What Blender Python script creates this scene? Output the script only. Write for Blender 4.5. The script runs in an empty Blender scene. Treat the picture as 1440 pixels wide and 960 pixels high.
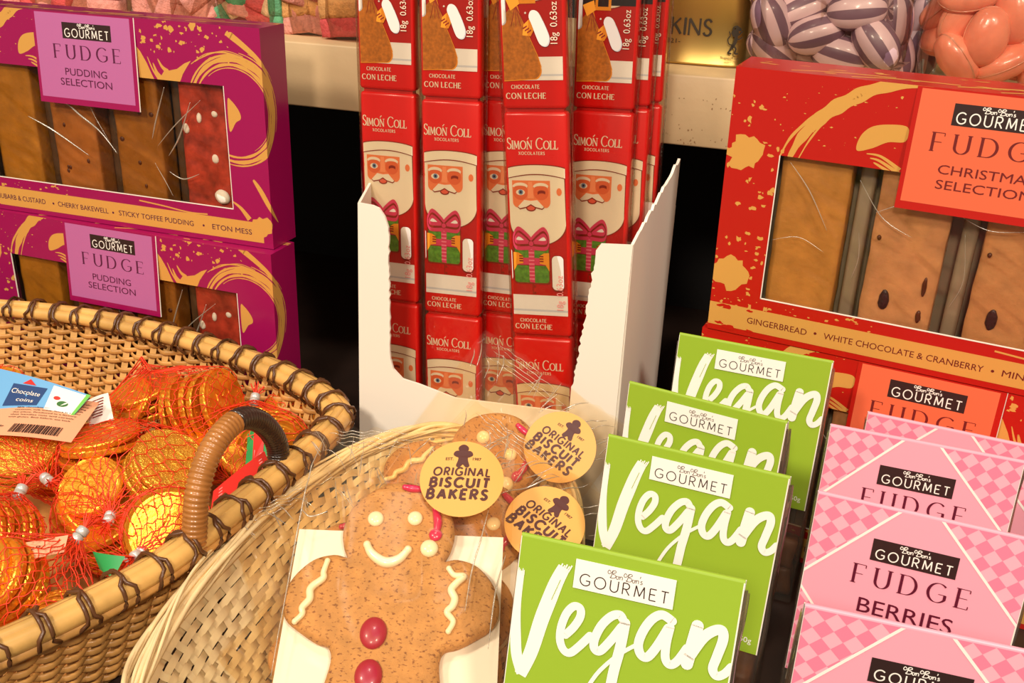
import bpy, bmesh, math, random
from mathutils import Vector, Matrix, Euler, noise
from mathutils.geometry import tessellate_polygon
from mathutils.bvhtree import BVHTree

SC = bpy.context.scene
COL = SC.collection
R = math.radians
# ------------------------------------------------------------------ camera
PITCH, YAW, ROLL = R(24), R(16.6), R(2.3)
cam_data = bpy.data.cameras.new('camera')
cam_data.lens, cam_data.sensor_width = 35.0, 36.0
cam_data.clip_start, cam_data.clip_end = .01, 50
cam = bpy.data.objects.new('camera', cam_data)
COL.objects.link(cam)
_h = Vector((-math.sin(YAW), math.cos(YAW), 0)); _r = Vector((math.cos(YAW), math.sin(YAW), 0)); _z = Vector((0, 0, 1))
_f = _h*math.cos(PITCH) - _z*math.sin(PITCH); _u = _h*math.sin(PITCH) + _z*math.cos(PITCH)
CX = _r*math.cos(ROLL) + _u*math.sin(ROLL); CY = -_r*math.sin(ROLL) + _u*math.cos(ROLL)
CAM = Vector((0, 0, .365))
cam.matrix_world = Matrix([(CX[i], CY[i], -_f[i], CAM[i]) for i in range(3)] + [(0, 0, 0, 1)])
SC.camera = cam

# ------------------------------------------------------------------ world, lamps, exposure
world = bpy.data.worlds.new('shop_air')
SC.world = world
world.use_nodes = True
_bg = world.node_tree.nodes['Background']
_bg.inputs[0].default_value = (1.0, .82, .62, 1)
_bg.inputs[1].default_value = .30
SC.view_settings.view_transform = 'Standard'
SC.view_settings.look = 'None'
SC.view_settings.exposure = -0.28
SC.view_settings.gamma = 1.0
SC.view_settings.use_curve_mapping = False
LAMPS = [((.75, -.75, 1.45), 24.0, .12), ((-.95, -.60, 1.45), 20.0, .12), ((-.05, -1.45, 1.45), 26.0, .15),
         ((-.20, .25, 1.5), 5.0, .09)]
for p, w, s in LAMPS:
    ld = bpy.data.lights.new('ceiling_downlight', 'AREA')
    ld.shape, ld.size, ld.energy, ld.color = 'DISK', s*2, w, (1, .88, .74)
    lo = bpy.data.objects.new('ceiling_downlight', ld)
    lo.location = p
    lo.rotation_euler = (Vector((-.12, .42, .1)) - Vector(p)).to_track_quat('-Z', 'Y').to_euler()
    COL.objects.link(lo)
try:
    SC.cycles.transparent_max_bounces = 32
    SC.cycles.sample_clamp_indirect = 4.0
    SC.cycles.max_bounces = 10
except Exception:
    pass

# ------------------------------------------------------------------ materials
def lin(c):
    def f(v):
        v /= 255.0
        return v/12.92 if v <= .04045 else ((v+.055)/1.055)**2.4
    return (f(c[0]), f(c[1]), f(c[2]), 1)
MATS = {}
def mat(name, rgb, rough=.5, metal=0, coat=0, bump=0, bscale=200, var=0, vscale=60, spec=.5, sss=0, emit=None):
    if name in MATS:
        return MATS[name]
    m = bpy.data.materials.new(name); MATS[name] = m
    m.use_nodes = True
    nt = m.node_tree; b = nt.nodes['Principled BSDF']
    b.inputs['Base Color'].default_value = lin(rgb)
    b.inputs['Roughness'].default_value = rough
    b.inputs['Metallic'].default_value = metal
    b.inputs['Specular IOR Level'].default_value = spec
    if coat:
        b.inputs['Coat Weight'].default_value = coat
        b.inputs['Coat Roughness'].default_value = .12
    if sss:
        b.inputs['Subsurface Weight'].default_value = sss
        b.inputs['Subsurface Scale'].default_value = .004
    tc = nt.nodes.new('ShaderNodeTexCoord')
    if var:
        n = nt.nodes.new('ShaderNodeTexNoise'); n.inputs['Scale'].default_value = vscale; n.inputs['Detail'].default_value = 6
        nt.links.new(tc.outputs['Object'], n.inputs['Vector'])
        r = nt.nodes.new('ShaderNodeValToRGB')
        c = lin(rgb)
        r.color_ramp.elements[0].position, r.color_ramp.elements[1].position = .3, .7
        r.color_ramp.elements[0].color = tuple(max(0, x*(1-var)) for x in c[:3]) + (1,)
        r.color_ramp.elements[1].color = tuple(min(1, x*(1+var)) for x in c[:3]) + (1,)
        nt.links.new(n.outputs['Fac'], r.inputs['Fac']); nt.links.new(r.outputs['Color'], b.inputs['Base Color'])
    if bump:
        n = nt.nodes.new('ShaderNodeTexNoise'); n.inputs['Scale'].default_value = bscale; n.inputs['Detail'].default_value = 4
        nt.links.new(tc.outputs['Object'], n.inputs['Vector'])
        bp = nt.nodes.new('ShaderNodeBump'); bp.inputs['Strength'].default_value = bump; bp.inputs['Distance'].default_value = .001
        nt.links.new(n.outputs['Fac'], bp.inputs['Height']); nt.links.new(bp.outputs['Normal'], b.inputs['Normal'])
    return m
def film(name, tint=(255, 250, 240), rough=.07, base=.03, fac=.8, bump=.5, bscale=90, opacity=0.0):
    """thin clear packaging film: see-through, with sharp glossy glints on its creases"""
    if name in MATS:
        return MATS[name]
    m = bpy.data.materials.new(name); MATS[name] = m
    m.use_nodes = True
    nt = m.node_tree; nt.nodes.clear()
    out = nt.nodes.new('ShaderNodeOutputMaterial')
    tr = nt.nodes.new('ShaderNodeBsdfTransparent'); tr.inputs[0].default_value = lin(tint)
    gl = nt.nodes.new('ShaderNodeBsdfGlossy'); gl.inputs['Roughness'].default_value = rough
    mx = nt.nodes.new('ShaderNodeMixShader')
    lw = nt.nodes.new('ShaderNodeFresnel'); lw.inputs['IOR'].default_value = 1.42
    ma = nt.nodes.new('ShaderNodeMath'); ma.operation = 'MULTIPLY_ADD'
    ma.inputs[1].default_value, ma.inputs[2].default_value = fac, base
    tc = nt.nodes.new('ShaderNodeTexCoord')
    n = nt.nodes.new('ShaderNodeTexNoise'); n.inputs['Scale'].default_value = bscale; n.inputs['Detail'].default_value = 3
    n.inputs['Distortion'].default_value = .6
    bp = nt.nodes.new('ShaderNodeBump'); bp.inputs['Strength'].default_value = bump; bp.inputs['Distance'].default_value = .004
    L = nt.links.new
    L(tc.outputs['Object'], n.inputs['Vector']); L(n.outputs['Fac'], bp.inputs['Height'])
    L(bp.outputs['Normal'], gl.inputs['Normal']); L(lw.outputs[0], ma.inputs[0]); L(ma.outputs[0], mx.inputs[0])
    L(tr.outputs[0], mx.inputs[1]); L(gl.outputs[0], mx.inputs[2])
    last = mx
    if opacity:
        df = nt.nodes.new('ShaderNodeBsdfDiffuse'); df.inputs[0].default_value = lin((235, 225, 205))
        m2 = nt.nodes.new('ShaderNodeMixShader'); m2.inputs[0].default_value = opacity
        L(mx.outputs[0], m2.inputs[1]); L(df.outputs[0], m2.inputs[2]); last = m2
    L(last.outputs[0], out.inputs[0])
    return m

# ------------------------------------------------------------------ mesh building
class MB:
    def __init__(s):
        s.v, s.f, s.m, s.s, s.mats = [], [], [], [], []
    def mi(s, m):
        if m not in s.mats: s.mats.append(m)
        return s.mats.index(m)
    def add(s, verts, faces, m, smooth=False, T=None):
        o = len(s.v); k = s.mi(m)
        s.v += [tuple(T @ Vector(v)) for v in verts] if T is not None else [tuple(v) for v in verts]
        for f in faces:
            s.f.append([i+o for i in f]); s.m.append(k); s.s.append(smooth)
        return s
    def add_bm(s, bm, m, smooth=False, T=None):
        bm.verts.ensure_lookup_table(); bm.verts.index_update()
        s.add([v.co.copy() for v in bm.verts], [[v.index for v in f.verts] for f in bm.faces], m, smooth, T)
        bm.free(); return s
    def build(s, name, parent=None, loc=None):
        me = bpy.data.meshes.new(name)
        me.from_pydata(s.v, [], s.f)
        for m in s.mats: me.materials.append(m)
        me.polygons.foreach_set('material_index', s.m); me.polygons.foreach_set('use_smooth', s.s)
        me.validate(); me.update()
        o = bpy.data.objects.new(name, me); COL.objects.link(o)
        if parent is not None: o.parent = parent
        if loc is not None: o.location = loc
        return o
    # ---- solids
    def box(s, a, b, m, T=None):
        x0, y0, z0 = a; x1, y1, z1 = b
        return s.add([(x0,y0,z0),(x1,y0,z0),(x1,y1,z0),(x0,y1,z0),(x0,y0,z1),(x1,y0,z1),(x1,y1,z1),(x0,y1,z1)],
                     [(0,3,2,1),(4,5,6,7),(0,1,5,4),(1,2,6,5),(2,3,7,6),(3,0,4,7)], m, False, T)
    def rbox(s, a, b, m, r=.002, seg=2, sub=0, amp=0, nsc=80, T=None, seed=0):
        bm = bmesh.new(); bmesh.ops.create_cube(bm, size=1)
        d = [b[i]-a[i] for i in range(3)]; c = [(b[i]+a[i])/2 for i in range(3)]
        for v in bm.verts: v.co = Vector((v.co.x*d[0]+c[0], v.co.y*d[1]+c[1], v.co.z*d[2]+c[2]))
        if sub: bmesh.ops.subdivide_edges(bm, edges=bm.edges[:], cuts=sub, use_grid_fill=True)
        if not sub: bmesh.ops.bevel(bm, geom=bm.edges[:], offset=r, segments=seg, profile=.5, affect='EDGES')
        else:
            for v in bm.verts:
                q = Vector([max(a[i]+r, min(b[i]-r, v.co[i])) for i in range(3)])
                dd = v.co - q
                if dd.length > r: v.co = q + dd.normalized()*r
        if amp:
            for v in bm.verts:
                n = noise.noise_vector(v.co*nsc + Vector((seed*7.3, seed*3.1, 0)))
                v.co += n*amp
        return s.add_bm(bm, m, True, T)
    def tube(s, pts, r, m, n=8, closed=False, cap=True, flat=1.0, up=None):
        pts = [Vector(p) for p in pts]; N = len(pts); V = []; F = []
        rf = r if callable(r) else (lambda t: r)
        prev = None
        for i, p in enumerate(pts):
            if closed: t = pts[(i+1) % N] - pts[i-1]
            else: t = pts[min(i+1, N-1)] - pts[max(i-1, 0)]
            t = t.normalized() if t.length > 1e-9 else Vector((0, 0, 1))
            if up is not None: a = Vector(up)
            elif prev is None: a = Vector((0, 0, 1)) if abs(t.z) < .9 else Vector((1, 0, 0))
            else: a = prev
            b = t.cross(a)
            b = b.normalized() if b.length > 1e-6 else t.orthogonal().normalized()
            a = b.cross(t); prev = a
            rr = rf(i/(N-1 if N > 1 else 1))
            for k in range(n):
                w = 2*math.pi*k/n
                V.append(p + a*(math.cos(w)*rr) + b*(math.sin(w)*rr*flat))
        for i in range(N if closed else N-1):
            j = (i+1) % N
            for k in range(n):
                k2 = (k+1) % n
                F.append((i*n+k, i*n+k2, j*n+k2, j*n+k))
        if cap and not closed:
            F.append(tuple(range(n-1, -1, -1))); F.append(tuple((N-1)*n+k for k in range(n)))
        return s.add(V, F, m, True)
    def ribbon3(s, pts, wdir, w, m):
        """flat strip through 3-D points, wdir(i) gives the half-width direction"""
        V = []; F = []
        for i, p in enumerate(pts):
            d = Vector(wdir(i))*w/2
            V += [Vector(p)-d, Vector(p)+d]
        for i in range(len(pts)-1): F.append((2*i, 2*i+1, 2*i+3, 2*i+2))
        return s.add(V, F, m, True)
    def lathe(s, prof, m, n=32, T=None, smooth=True):
        V = []; F = []
        for (r, z) in prof:
            for k in range(n):
                w = 2*math.pi*k/n; V.append((r*math.cos(w), r*math.sin(w), z))
        for i in range(len(prof)-1):
            for k in range(n):
                k2 = (k+1) % n; F.append((i*n+k, i*n+k2, (i+1)*n+k2, (i+1)*n+k))
        F.append(tuple(range(n-1, -1, -1))); F.append(tuple((len(prof)-1)*n+k for k in range(n)))
        return s.add(V, F, m, smooth, T)
    def blob(s, c, rad, m, T=None, seg=16, rings=10, amp=0, nsc=50, seed=0, power=1.0):
        V = []; F = []
        for i in range(rings+1):
            a = math.pi*i/rings
            for k in range(seg):
                w = 2*math.pi*k/seg
                d = Vector((math.sin(a)*math.cos(w), math.sin(a)*math.sin(w), math.cos(a)))
                if power != 1: d = Vector([math.copysign(abs(q)**power, q) for q in d])
                p = Vector((d.x*rad[0], d.y*rad[1], d.z*rad[2]))
                if amp: p += d*noise.noise(p*nsc + Vector((seed*5.7, 0, 0)))*amp
                V.append(p + Vector(c))
        for i in range(rings):
            for k in range(seg):
                k2 = (k+1) % seg; F.append((i*seg+k, (i+1)*seg+k, (i+1)*seg+k2, i*seg+k2))
        return s.add(V, F, m, True, T)
    def sheet(s, fn, nu, nv, m, smooth=True, T=None):
        V = [fn(i/nu, j/nv) for j in range(nv+1) for i in range(nu+1)]
        F = [(j*(nu+1)+i, j*(nu+1)+i+1, (j+1)*(nu+1)+i+1, (j+1)*(nu+1)+i) for j in range(nv) for i in range(nu)]
        return s.add(V, F, m, smooth, T)
    def prism(s, pts, y0, y1, m, T=None):
        """outline in local x,z extruded along y"""
        tri = tessellate_polygon([[Vector((p[0], p[1], 0)) for p in pts]]); n = len(pts)
        V = [(p[0], y0, p[1]) for p in pts] + [(p[0], y1, p[1]) for p in pts]
        F = [tuple(t) for t in tri] + [tuple(i+n for i in reversed(t)) for t in tri]
        F += [(i, (i+1) % n, (i+1) % n + n, i+n) for i in range(n)]
        return s.add(V, F, m, False, T)

# ------------------------------------------------------------------ printed art (millimetres, on a local x,z plane facing -y)
EPS = .00006
def catmull(p, n=8, closed=False):
    if len(p) < 3: return list(p)
    out = []; N = len(p)
    for i in range(N if closed else N-1):
        if closed: a, b, c, d = p[i-1], p[i], p[(i+1) % N], p[(i+2) % N]
        else: a, b, c, d = p[max(i-1, 0)], p[i], p[i+1], p[min(i+2, N-1)]
        for k in range(n):
            t = k/n
            out.append(tuple(.5*((2*b[j]) + (-a[j]+c[j])*t + (2*a[j]-5*b[j]+4*c[j]-d[j])*t*t + (-a[j]+3*b[j]-3*c[j]+d[j])*t**3) for j in range(len(b))))
    if not closed: out.append(tuple(p[-1]))
    return out
def clip_poly(poly, rc):
    x0, z0, x1, z1 = rc
    for ax, val, sg in ((0, x0, 1), (0, x1, -1), (1, z0, 1), (1, z1, -1)):
        out = []
        for i in range(len(poly)):
            a, b = poly[i-1], poly[i]
            da, db = (a[ax]-val)*sg, (b[ax]-val)*sg
            if (da >= 0) != (db >= 0):
                t = da/(da-db); out.append((a[0]+(b[0]-a[0])*t, a[1]+(b[1]-a[1])*t))
            if db >= 0: out.append(b)
        poly = out
        if len(poly) < 3: return []
    return poly
class Art:
    def __init__(s, mb, clips=None, fmap=None, sc=.001):
        s.mb, s.clips, s.sc = mb, clips, sc
        s.fmap = fmap or (lambda x, z, l: (x, -l*EPS, z))
        s.X = lambda p: p; s.k = 0
    def tri(s, poly, m, l):
        poly = [(q[0]*s.sc, q[1]*s.sc) for q in map(s.X, poly)]
        for rc in (s.clips or [None]):
            q = clip_poly(poly, rc) if rc else poly
            if len(q) >= 3:
                s.mb.add([s.fmap(p[0], p[1], l) for p in q], [tuple(range(len(q)))], m)
    def lift(s, l):
        s.k = (s.k+1) % 40; return l + s.k*.010
    def poly(s, pts, m, l=1):
        l = s.lift(l)
        for t in tessellate_polygon([[Vector((p[0], p[1], 0)) for p in pts]]):
            s.tri([pts[i] for i in t], m, l)
    def rect(s, x0, z0, x1, z1, m, l=1): s.tri([(x0, z0), (x1, z0), (x1, z1), (x0, z1)], m, l)
    def disc(s, x, z, rx, m, l=1, rz=None, n=24, a0=0, rot=0):
        rz = rz or rx; c, q = math.cos(rot), math.sin(rot)
        P = [(rx*math.cos(2*math.pi*k/n+a0), rz*math.sin(2*math.pi*k/n+a0)) for k in range(n)]
        s.tri([(x+u*c-v*q, z+u*q+v*c) for u, v in P], m, l)
    def stroke(s, pts, w, m, l=1, closed=False, round_=False):
        """w: number or function(t, dx, dz) giving full width"""
        l = s.lift(l); N = len(pts); L = []; Rr = []
        wf = w if callable(w) else (lambda t, dx, dz: w)
        for i in range(N):
            if closed: a, b = pts[i-1], pts[(i+1) % N]
            else: a, b = pts[max(i-1, 0)], pts[min(i+1, N-1)]
            dx, dz = b[0]-a[0], b[1]-a[1]; q = math.hypot(dx, dz) or 1
            dx /= q; dz /= q; h = wf(i/max(N-1, 1), dx, dz)/2
            L.append((pts[i][0]-dz*h, pts[i][1]+dx*h)); Rr.append((pts[i][0]+dz*h, pts[i][1]-dx*h))
        for i in range(N if closed else N-1):
            j = (i+1) % N; s.tri([L[i], Rr[i], Rr[j], L[j]], m, l + .25*i/N)
        if round_:
            for i in (0, N-1):
                dd = math.hypot(L[i][0]-Rr[i][0], L[i][1]-Rr[i][1])/2
                s.disc(pts[i][0], pts[i][1], dd, m, l+(.27 if i else .0), n=14)
    def splat(s, x, z, r, m, l, rng, n=14, rag=.35, asp=1):
        P = []
        for k in range(n):
            w = 2*math.pi*k/n; q = r*(1+rng.uniform(-rag, rag)); P.append((x+q*math.cos(w), z+q*asp*math.sin(w)))
        s.poly(P, m, l)

# ---- letters drawn as strokes: kind V heavy straight, H light straight, C curve
def arc(cx, cz, rx, rz, a0, a1, n=20):
    return [(cx+rx*math.cos(R(a0+(a1-a0)*k/n)), cz+rz*math.sin(R(a0+(a1-a0)*k/n))) for k in range(n+1)]
GL = {
 'A': (.74, [('H', [(0,0),(.37,1)]), ('V', [(.37,1),(.74,0)]), ('H', [(.13,.34),(.61,.34)])], [(0,0),(.74,0)]),
 'B': (.58, [('V', [(0,0),(0,1)]), ('C', [(0,1),(.26,1)]+arc(.26,.765,.25,.235,90,-90)+[(0,.53)]), ('C', [(0,.53),(.29,.53)]+arc(.29,.265,.29,.265,90,-90)+[(0,0)])], [(0,0),(0,1)]),
 'C': (.8, [('C', arc(.48,.5,.48,.5,42,318,28))], []),
 'D': (.76, [('V', [(0,0),(0,1)]), ('C', [(0,1),(.28,1)]+arc(.28,.5,.48,.5,90,-90,24)+[(0,0)])], [(0,0),(0,1)]),
 'E': (.54, [('V', [(0,0),(0,1)]), ('H', [(0,1),(.54,1)]), ('H', [(0,.52),(.46,.52)]), ('H', [(0,0),(.56,0)])], [(0,0),(0,1)]),
 'F': (.5, [('V', [(0,0),(0,1)]), ('H', [(0,1),(.54,1)]), ('H', [(0,.5),(.44,.5)])], [(0,0),(0,1)]),
 'G': (.86, [('C', arc(.48,.5,.48,.5,45,318,28)+[(.86,.2),(.86,.44)]), ('H', [(.52,.44),(.9,.44)])], []),
 'H': (.7, [('V', [(0,0),(0,1)]), ('V', [(.7,0),(.7,1)]), ('H', [(0,.52),(.7,.52)])], [(0,0),(0,1),(.7,0),(.7,1)]),
 'I': (.02, [('V', [(.01,0),(.01,1)])], [(.01,0),(.01,1)]),
 'K': (.62, [('V', [(0,0),(0,1)]), ('H', [(.58,1),(.02,.44)]), ('V', [(.2,.6),(.64,0)])], [(0,0),(0,1)]),
 'L': (.5, [('V', [(0,0),(0,1)]), ('H', [(0,0),(.52,0)])], [(0,0),(0,1)]),
 'M': (.9, [('H', [(.02,0),(.1,1)]), ('V', [(.1,1),(.45,.12)]), ('H', [(.45,.12),(.8,1)]), ('V', [(.8,1),(.88,0)])], [(.02,0),(.88,0)]),
 'N': (.74, [('H', [(0,0),(0,1)]), ('V', [(0,1),(.74,0)]), ('H', [(.74,0),(.74,1)])], [(0,0),(.74,1)]),
 'O': (.98, [('CC', arc(.49,.5,.49,.5,0,350,35))], []),
 'R': (.6, [('V', [(0,0),(0,1)]), ('C', [(0,1),(.27,1)]+arc(.27,.74,.28,.26,90,-90)+[(0,.48)]), ('V', [(.24,.48),(.6,0)])], [(0,0),(0,1)]),
 'S': (.5, [('C', catmull([(.47,.84),(.4,.95),(.26,1),(.1,.93),(.03,.77),(.1,.61),(.26,.51),(.43,.4),(.5,.24),(.42,.07),(.25,0),(.09,.05),(0,.18)], 5))], []),
 'T': (.62, [('V', [(.31,0),(.31,1)]), ('H', [(0,1),(.62,1)])], [(.31,0)]),
 'U': (.68, [('C', [(0,1),(0,.34)]+arc(.34,.34,.34,.34,180,360)+[(.68,1)])], [(0,1),(.68,1)]),
 'X': (.66, [('V', [(0,1),(.66,0)]), ('H', [(0,0),(.66,1)])], [(0,0),(.66,0),(0,1),(.66,1)]),
}
def letters(art, txt, x0, x1, z0, h, m, l=2, thick=.1, thin=None, serif=0, shear=0, gap=.22, heights=None):
    """spread the letters of txt between x0 and x1, cap height h"""
    thin = thick if thin is None else thin
    tot = 0; gl = []
    for i, ch in enumerate(txt):
        if ch == ' ': gl.append(None); tot += .45; continue
        k = heights[i] if heights else 1.0
        gl.append((GL[ch], k)); tot += GL[ch][0]*k + (gap if i < len(txt)-1 else 0)
    kx = (x1-x0)/(tot*h); x = 0
    for g in gl:
        if g is None: x += .45*h*kx; continue
        (w, strokes, sf), k = g
        T = lambda p: (x0 + x + p[0]*h*k*kx + p[1]*h*k*shear, z0 + p[1]*h*k)
        tk, tn = thick*h, thin*h
        for kind, pts in strokes:
            P = [T(p) for p in pts]
            if kind == 'V': art.stroke(P, tk, m, l)
            elif kind == 'H': art.stroke(P, tn, m, l)
            else:
                art.stroke(P, (lambda t, dx, dz: tn + (tk-tn)*abs(dz)**1.4), m, l, closed=(kind == 'CC'))
        if serif:
            for p in sf:
                q = T(p); sg = 1 if p[1] < .5 else -1
                art.stroke([(q[0]-serif*h, q[1]), (q[0]+serif*h, q[1])], max(tn*.8, .04*h), m, l)
            if serif:
                for kind, pts in strokes:
                    if kind == 'H' and pts[0][1] == pts[1][1] and pts[0][0] == 0 and pts[0][1] in (0, 1) and txt not in ('',):
                        q = T(pts[1]); d = -1 if pts[0][1] == 1 else 1
                        art.stroke([(q[0], q[1]), (q[0], q[1]+d*.16*h)], max(tn*.8, .04*h), m, l)
        x += (w*k + gap)*h*kx
_TX = {}
def bfont(txt, bold=0.0, shear=0.0):
    key = (txt, bold, shear)
    if key not in _TX:
        cu = bpy.data.curves.new('lettering', 'FONT'); cu.body = txt; cu.offset = bold; cu.shear = shear; cu.resolution_u = 3
        o = bpy.data.objects.new('lettering', cu)
        me = bpy.data.meshes.new_from_object(o)
        vs = [(v.co.x, v.co.y) for v in me.vertices]; fs = [tuple(p.vertices) for p in me.polygons]
        bpy.data.objects.remove(o); bpy.data.curves.remove(cu); bpy.data.meshes.remove(me)
        _TX[key] = (vs, fs)
    return _TX[key]
def text(art, txt, x0, x1, z0, h, m, l=2, bold=0.0, shear=0.0, vertical=False):
    """built-in sans letters stretched to run from x0 to x1 with cap height h"""
    vs, fs = bfont(txt, bold, shear)
    if not vs: return
    a = min(v[0] for v in vs); b = max(v[0] for v in vs)
    ch = max(v[1] for v in bfont('H', bold, 0)[0])
    kx, kz = (x1-x0)/(b-a), h/ch
    for f in fs:
        if vertical: P = [(z0 - vs[i][1]*kz, x0+(vs[i][0]-a)*kx) for i in f]
        else: P = [(x0+(vs[i][0]-a)*kx, z0+vs[i][1]*kz) for i in f]
        art.tri(P, m, l)
def script_bonbons(art, x0, x1, z0, h, m, l=3, w=.09):
    """the little handwritten line above GOURMET: two swash capital Bs with small letters"""
    S = [[(.30,.78),(.12,.95),(0,.7),(.1,.5),(.3,.62),(.5,.9),(.62,.98)], [(.5,.95),(.42,.5),(.34,.05)], [(.42,.9),(.68,1.0),(.82,.82),(.5,.55),(.82,.45),(.74,.12),(.34,.05),(.28,.18)],
         [(1.0,.42),(.9,.3),(.93,.08),(1.08,.06),(1.14,.28),(1.04,.42)], [(1.14,.3),(1.26,.42),(1.26,.05)], [(1.26,.3),(1.4,.44),(1.5,.36),(1.5,.06)]]
    B2 = [[(p[0]+1.62, p[1]-.02) for p in st] for st in S]
    S = S + B2 + [[(3.28,.95),(3.24,.7)], [(3.5,.4),(3.38,.4),(3.36,.27),(3.5,.2),(3.46,.05),(3.3,.05)]]
    k = (x1-x0)/3.5
    for st in S:
        P = catmull([(x0+p[0]*k, z0+p[1]*h) for p in st], 5)
        art.stroke(P, w*h*1.3, m, l)
def gourmet_logo(art, x0, x1, z0, h, ink, l=3, thick=.115):
    letters(art, 'GOURMET', x0, x1, z0, h, ink, l, thick=thick, gap=.42)

# ------------------------------------------------------------------ scene helpers
def frame(yaw=0, lean=0, roll=0):
    return Matrix.Rotation(R(yaw), 4, 'Z') @ Matrix.Rotation(R(lean), 4, 'X') @ Matrix.Rotation(R(roll), 4, 'Y')
def thing(name, label, cat, pos=(0, 0, 0), yaw=0, lean=0, roll=0, group=None):
    o = bpy.data.objects.new(name, None); COL.objects.link(o)
    o.empty_display_size = .02
    o.matrix_world = Matrix.Translation(pos) @ frame(yaw, lean, roll)
    return tag(o, label, cat, group)
def tag(o, label, cat, group=None, kind=None):
    o['label'] = label; o['category'] = cat
    if group: o['group'] = group
    if kind: o['kind'] = kind
    return o
def copy_thing(o, label, pos, yaw=0, lean=0, roll=0, drop=()):
    def cp(q, par):
        c = q.copy(); COL.objects.link(c)
        if par is not None: c.parent = par
        for ch in q.children:
            if ch.name.split('.')[0] not in drop: cp(ch, c)
        return c
    n = cp(o, None)
    n.matrix_world = Matrix.Translation(pos) @ frame(yaw, lean, roll)
    n['label'] = label
    return n
def ray(px, py):
    return CX*((px-720)/1400) + CY*((480-py)/1400) + _f
def atz(px, py, z):
    d = ray(px, py); return CAM + d*((z-CAM.z)/d.z)
def aty(px, py, y):
    d = ray(px, py); return CAM + d*(y/d.y)

# ================================================================== setting
M_CREAM = mat('cream_painted_wood', (212, 180, 136), .45, bump=.25, bscale=120, var=.04, vscale=30)
M_TABLE = mat('dark_table_board', (52, 34, 26), .6, var=.2, vscale=40)
M_DARK = mat('shade_black_back_board', (14, 9, 8), .8)  # near-black colour holds the deep shade under the shelf
M_PIT = mat('pitted_wood_mark', (150, 112, 74), .8)
mb = MB(); mb.box((-1.3, -.1, -.03), (.9, 1.0, 0), M_TABLE)
t = mb.build('lower_shelf_board'); t['kind'] = 'structure'
tag(t, 'dark lower shelf board carrying baskets, boxes and bags', 'shelf')
mb = MB(); mb.box((-1.3, .93, 0), (.9, .96, .9), M_DARK)
t = mb.build('wall_back'); t['kind'] = 'structure'
SHZ = .2665
mb = MB(); mb.rbox((-1.3, .65, .2215), (.9, .929, SHZ), M_CREAM, .0012)
rng = random.Random(3)
ar = Art(mb, fmap=lambda x, z, l: (x, .65-l*EPS, z), clips=[(-1.2, .2225, .5, .265)])
for k in range(70):
    x = rng.choice([rng.uniform(-95, -35), rng.uniform(-120, -20)]); z = rng.choice([rng.gauss(249, 3), rng.gauss(229, 4), rng.gauss(225, 2)])
    ar.splat(x, z, rng.uniform(.2, .5), M_PIT, 2, rng, 7, .5, rng.uniform(.5, 1.6))
shelf = mb.build('wooden_shelf')
tag(shelf, 'cream painted thick wooden shelf running behind everything, sweets standing on it', 'shelf')

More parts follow.
